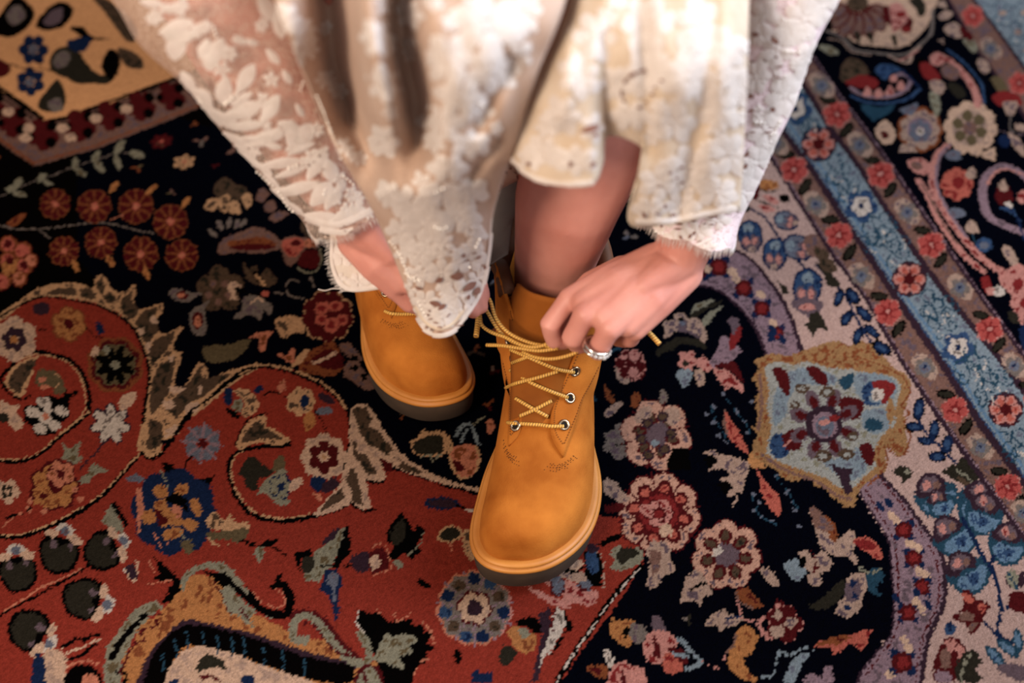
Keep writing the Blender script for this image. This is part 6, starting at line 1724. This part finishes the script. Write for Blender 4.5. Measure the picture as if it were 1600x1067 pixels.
beads(b_far, skirt_far, [(611, 376), (622, 388), (632, 408), (640, 428), (650, 432), (660, 438)]); beads(b_far, skirt_far, [(635, 425), (648, 436), (658, 436)]); beads(b_far, skirt_far, [(680, 352), (690, 356), (698, 352)], step=6); beads(b_far, skirt_far, [(747, 372), (744, 380), (740, 386)]); beads(b_far, skirt_far, [(732, 416), (734, 417)]); beads(b_far, skirt_far, [(680, 298), (694, 290)]); beads(b_far, skirt_far, [(655, 470), (662, 484), (668, 492)]); beads(b_far, skirt_far, [(492, 150), (504, 178), (514, 205), (528, 234), (540, 262), (552, 286)], step=7); beads(b_far, skirt_far, [(748, 160), (756, 166)])
holes(b_far, skirt_far, [(500+x/5.33, 340+y/5.33, a, b_, r) for x, y, a, b_, r in [(1180, 300, 5, 4, -60), (1210, 340, 6, 2.4, -25), (1300, 315, 6, 3, -25), (1355, 400, 3, 5, 20), (1130, 470, 11, 9, 0), (1230, 560, 14, 8, -35), (1290, 600, 8, 7, -60), (990, 500, 8, 6, -30), (960, 700, 10, 6, 20), (1010, 730, 8, 5, -40), (830, 570, 6, 3, 20), (910, 795, 3, 2, 30), (930, 830, 4, 1.6, -20), (970, 862, 4, 1.8, 10), (1000, 900, 4, 1.8, 10), (940, 920, 3, 2, 60), (1000, 940, 4, 1.6, 0), (920, 760, 3, 1.6, 50), (1060, 800, 6, 1.4, -50), (1150, 885, 7, 1.4, -12), (1220, 650, 3, 6, 10), (1270, 275, 5, 2, -10), (905, 900, 3, 1.5, 40)]])
holes(b_inn, inner, [(700+x/4.445, 200+y/4.445, a, b_, r) for x, y, a, b_, r in [(360, 390, 2, 8, 15), (400, 300, 3, 3, 0), (430, 275, 3, 2.5, 0), (475, 325, 2, 5, -10), (345, 420, 2, 4, 0), (460, 300, 4, 1.6, 20)]])
# lace on the skirt over the left knee
for cx, cy, r, n, rot, sq, ax in [(1010, 40, 52, 6, 0, .8, 90), (1015, 110, 40, 8, 0, .9, 0), (1090, 40, 50, 6, 20, .8, 90), (1075, 120, 48, 7, 0, .9, 0), (1130, 80, 40, 6, 30, .9, 90), (930, 60, 44, 6, 0, .8, 90), (905, 120, 40, 6, 30, .8, 60), (880, 180, 36, 6, 0, .8, 60), (850, 235, 34, 6, 0, .7, 20), (900, 250, 36, 6, 30, .7, 0), (830, 250, 24, 5, 0, .7, 20), (925, 200, 26, 5, 0, .8, 90), (985, 180, 36, 6, 0, .7, 0), (1050, 190, 42, 6, 0, .8, 20), (1120, 170, 44, 6, 30, .8, 60), (1140, 240, 40, 6, 0, .8, 60), (1080, 260, 46, 6, 10, .8, 0), (1030, 285, 36, 6, 30, .8, 0), (1120, 300, 36, 6, 20, .7, 0), (1015, 325, 30, 6, 0, .7, 0), (1065, 322, 32, 6, 0, .7, 0), (1150, 130, 30, 6, 0, .8, 90), (960, 130, 30, 6, 0, .8, 90)]:
    lace_flower(b_near, skirt_near, flower(cx, cy, r, n, rot, sq, ax))
holes(b_near, skirt_near, [(940+x/4.2, y/4.2, a, b_, r) for x, y, a, b_, r in [(200, 480, 7, 4, -40), (250, 460, 7, 4, -10), (290, 480, 5, 3, 30), (160, 520, 5, 4, -60), (135, 600, 7, 3, 80), (150, 650, 4, 3, 60), (400, 520, 4, 3, 0), (345, 610, 4, 3, 20), (295, 655, 4, 3, 20), (240, 690, 4, 3, 20), (360, 565, 3, 2, 0)]])
holes(b_near, skirt_near, [(940+x/5, 200+y/5, a, b_, r) for x, y, a, b_, r in [(605, 295, 3, 4, 0), (525, 335, 3, 3, 0), (570, 375, 3, 3, 0), (610, 412, 4, 3, 0), (480, 595, 2.5, 5, 10), (430, 655, 6, 2, 40), (540, 670, 4, 4, 0), (330, 660, 3, 8, -30), (440, 440, 6, 1.2, 0)]])
holes(b_near, skirt_near, [(760+x/5, 150+y/5, a, b_, r) for x, y, a, b_, r in [(800, 250, 14, 8, -20), (820, 520, 4, 6, 10), (660, 520, 4, 6, 20), (345, 525, 5, 4, 30), (830, 300, 5, 4, 60)]])
for cx, cy, r, n, rot, sq, ax in [(535, 400, 22, 6, 0, .8, 0), (560, 440, 20, 6, 0, .7, 0), (530, 435, 14, 5, 0, .7, 0), (575, 425, 18, 5, 0, .7, 0), (545, 375, 18, 5, 0, .7, 0)]:
    lace_flower(b_hem, hemb, flower(cx, cy, r, n, rot, sq, ax))
band(b_hem, hemb, [(519, 372), (518, 408), (527, 436), (543, 450), (565, 451), (590, 446)], 7, white_m)
# scalloped borders of the near hem, and smaller blossoms filling the gaps
band(b_near, skirt_near, [(795, 240), (812, 262), (832, 276), (858, 284), (880, 287), (905, 286), (926, 284)], 9, white_m)
band(b_near, skirt_near, [(992, 344), (1020, 345), (1050, 343), (1080, 338), (1112, 331), (1150, 325)], 9, white_m)
rf_ = random.Random(11)
for bv_, pan, edges, cnt, rr_ in [
    (b_far, skirt_far, [(0, 435, 875), (120, 490, 830), (240, 540, 790), (330, 592, 765), (420, 628, 758), (490, 658, 735)], 46, (13, 21)),
    (b_near, skirt_near, [(0, 892, 1165), (100, 850, 1162), (200, 815, 1158), (280, 1000, 1152), (325, 995, 1150)], 34, (14, 24)),
    (b_slR, slR, [(0, 200, 420), (100, 255, 470), (200, 325, 520), (280, 400, 560), (340, 500, 590)], 40, (9, 15)),
    (b_slL, slL, [(0, 1175, 1300), (120, 1172, 1262), (240, 1168, 1205), (330, 1120, 1150)], 22, (10, 18))]:
    for _ in range(cnt):
        y = rf_.uniform(0, edges[-1][0]); x0 = np.interp(y, [e[0] for e in edges], [e[1] for e in edges]); x1 = np.interp(y, [e[0] for e in edges], [e[2] for e in edges])
        lace_flower(bv_, pan, flower(rf_.uniform(x0+8, x1-8), y, rf_.uniform(*rr_), rf_.choice((5, 6)), rf_.uniform(0, 60), rf_.uniform(.65, .95), rf_.uniform(0, 180)))
# fringes of the cuffs and of the hem
def cuff_fringe(sl, fr, step=1):
    n = 72; base_ = [v.co.copy() for v in sl.data.vertices][39*n:40*n]
    pts = []
    for k in range(n):
        for e in (0, .33, .66): pts.append(base_[k].lerp(base_[(k+1) % n], e))
    fringe(pts, fr[2], sl)
cuff_fringe(slR, frR); cuff_fringe(slL, frL)
hp = []
for i in range(60):
    t = i/59
    P = cr_spline([(516, 374), (515, 408), (524, 438), (540, 455)], 20); q = P[int(t*(len(P)-1))]
    h = hit(b_hem, q[0]+2.0, q[1]-0.5)
    if h is not None: hp.append(h - D0)
fringe(hp, Vector((-1, -.15, -.2)), hemb, .005)
tube_obj('loose_thread', [tuple(gp(*q) - D0) for q in [(497, 452, .222), (508, 454, .222), (520, 451, .224), (534, 452, .226)]], .0004, white_m, dress, 5)
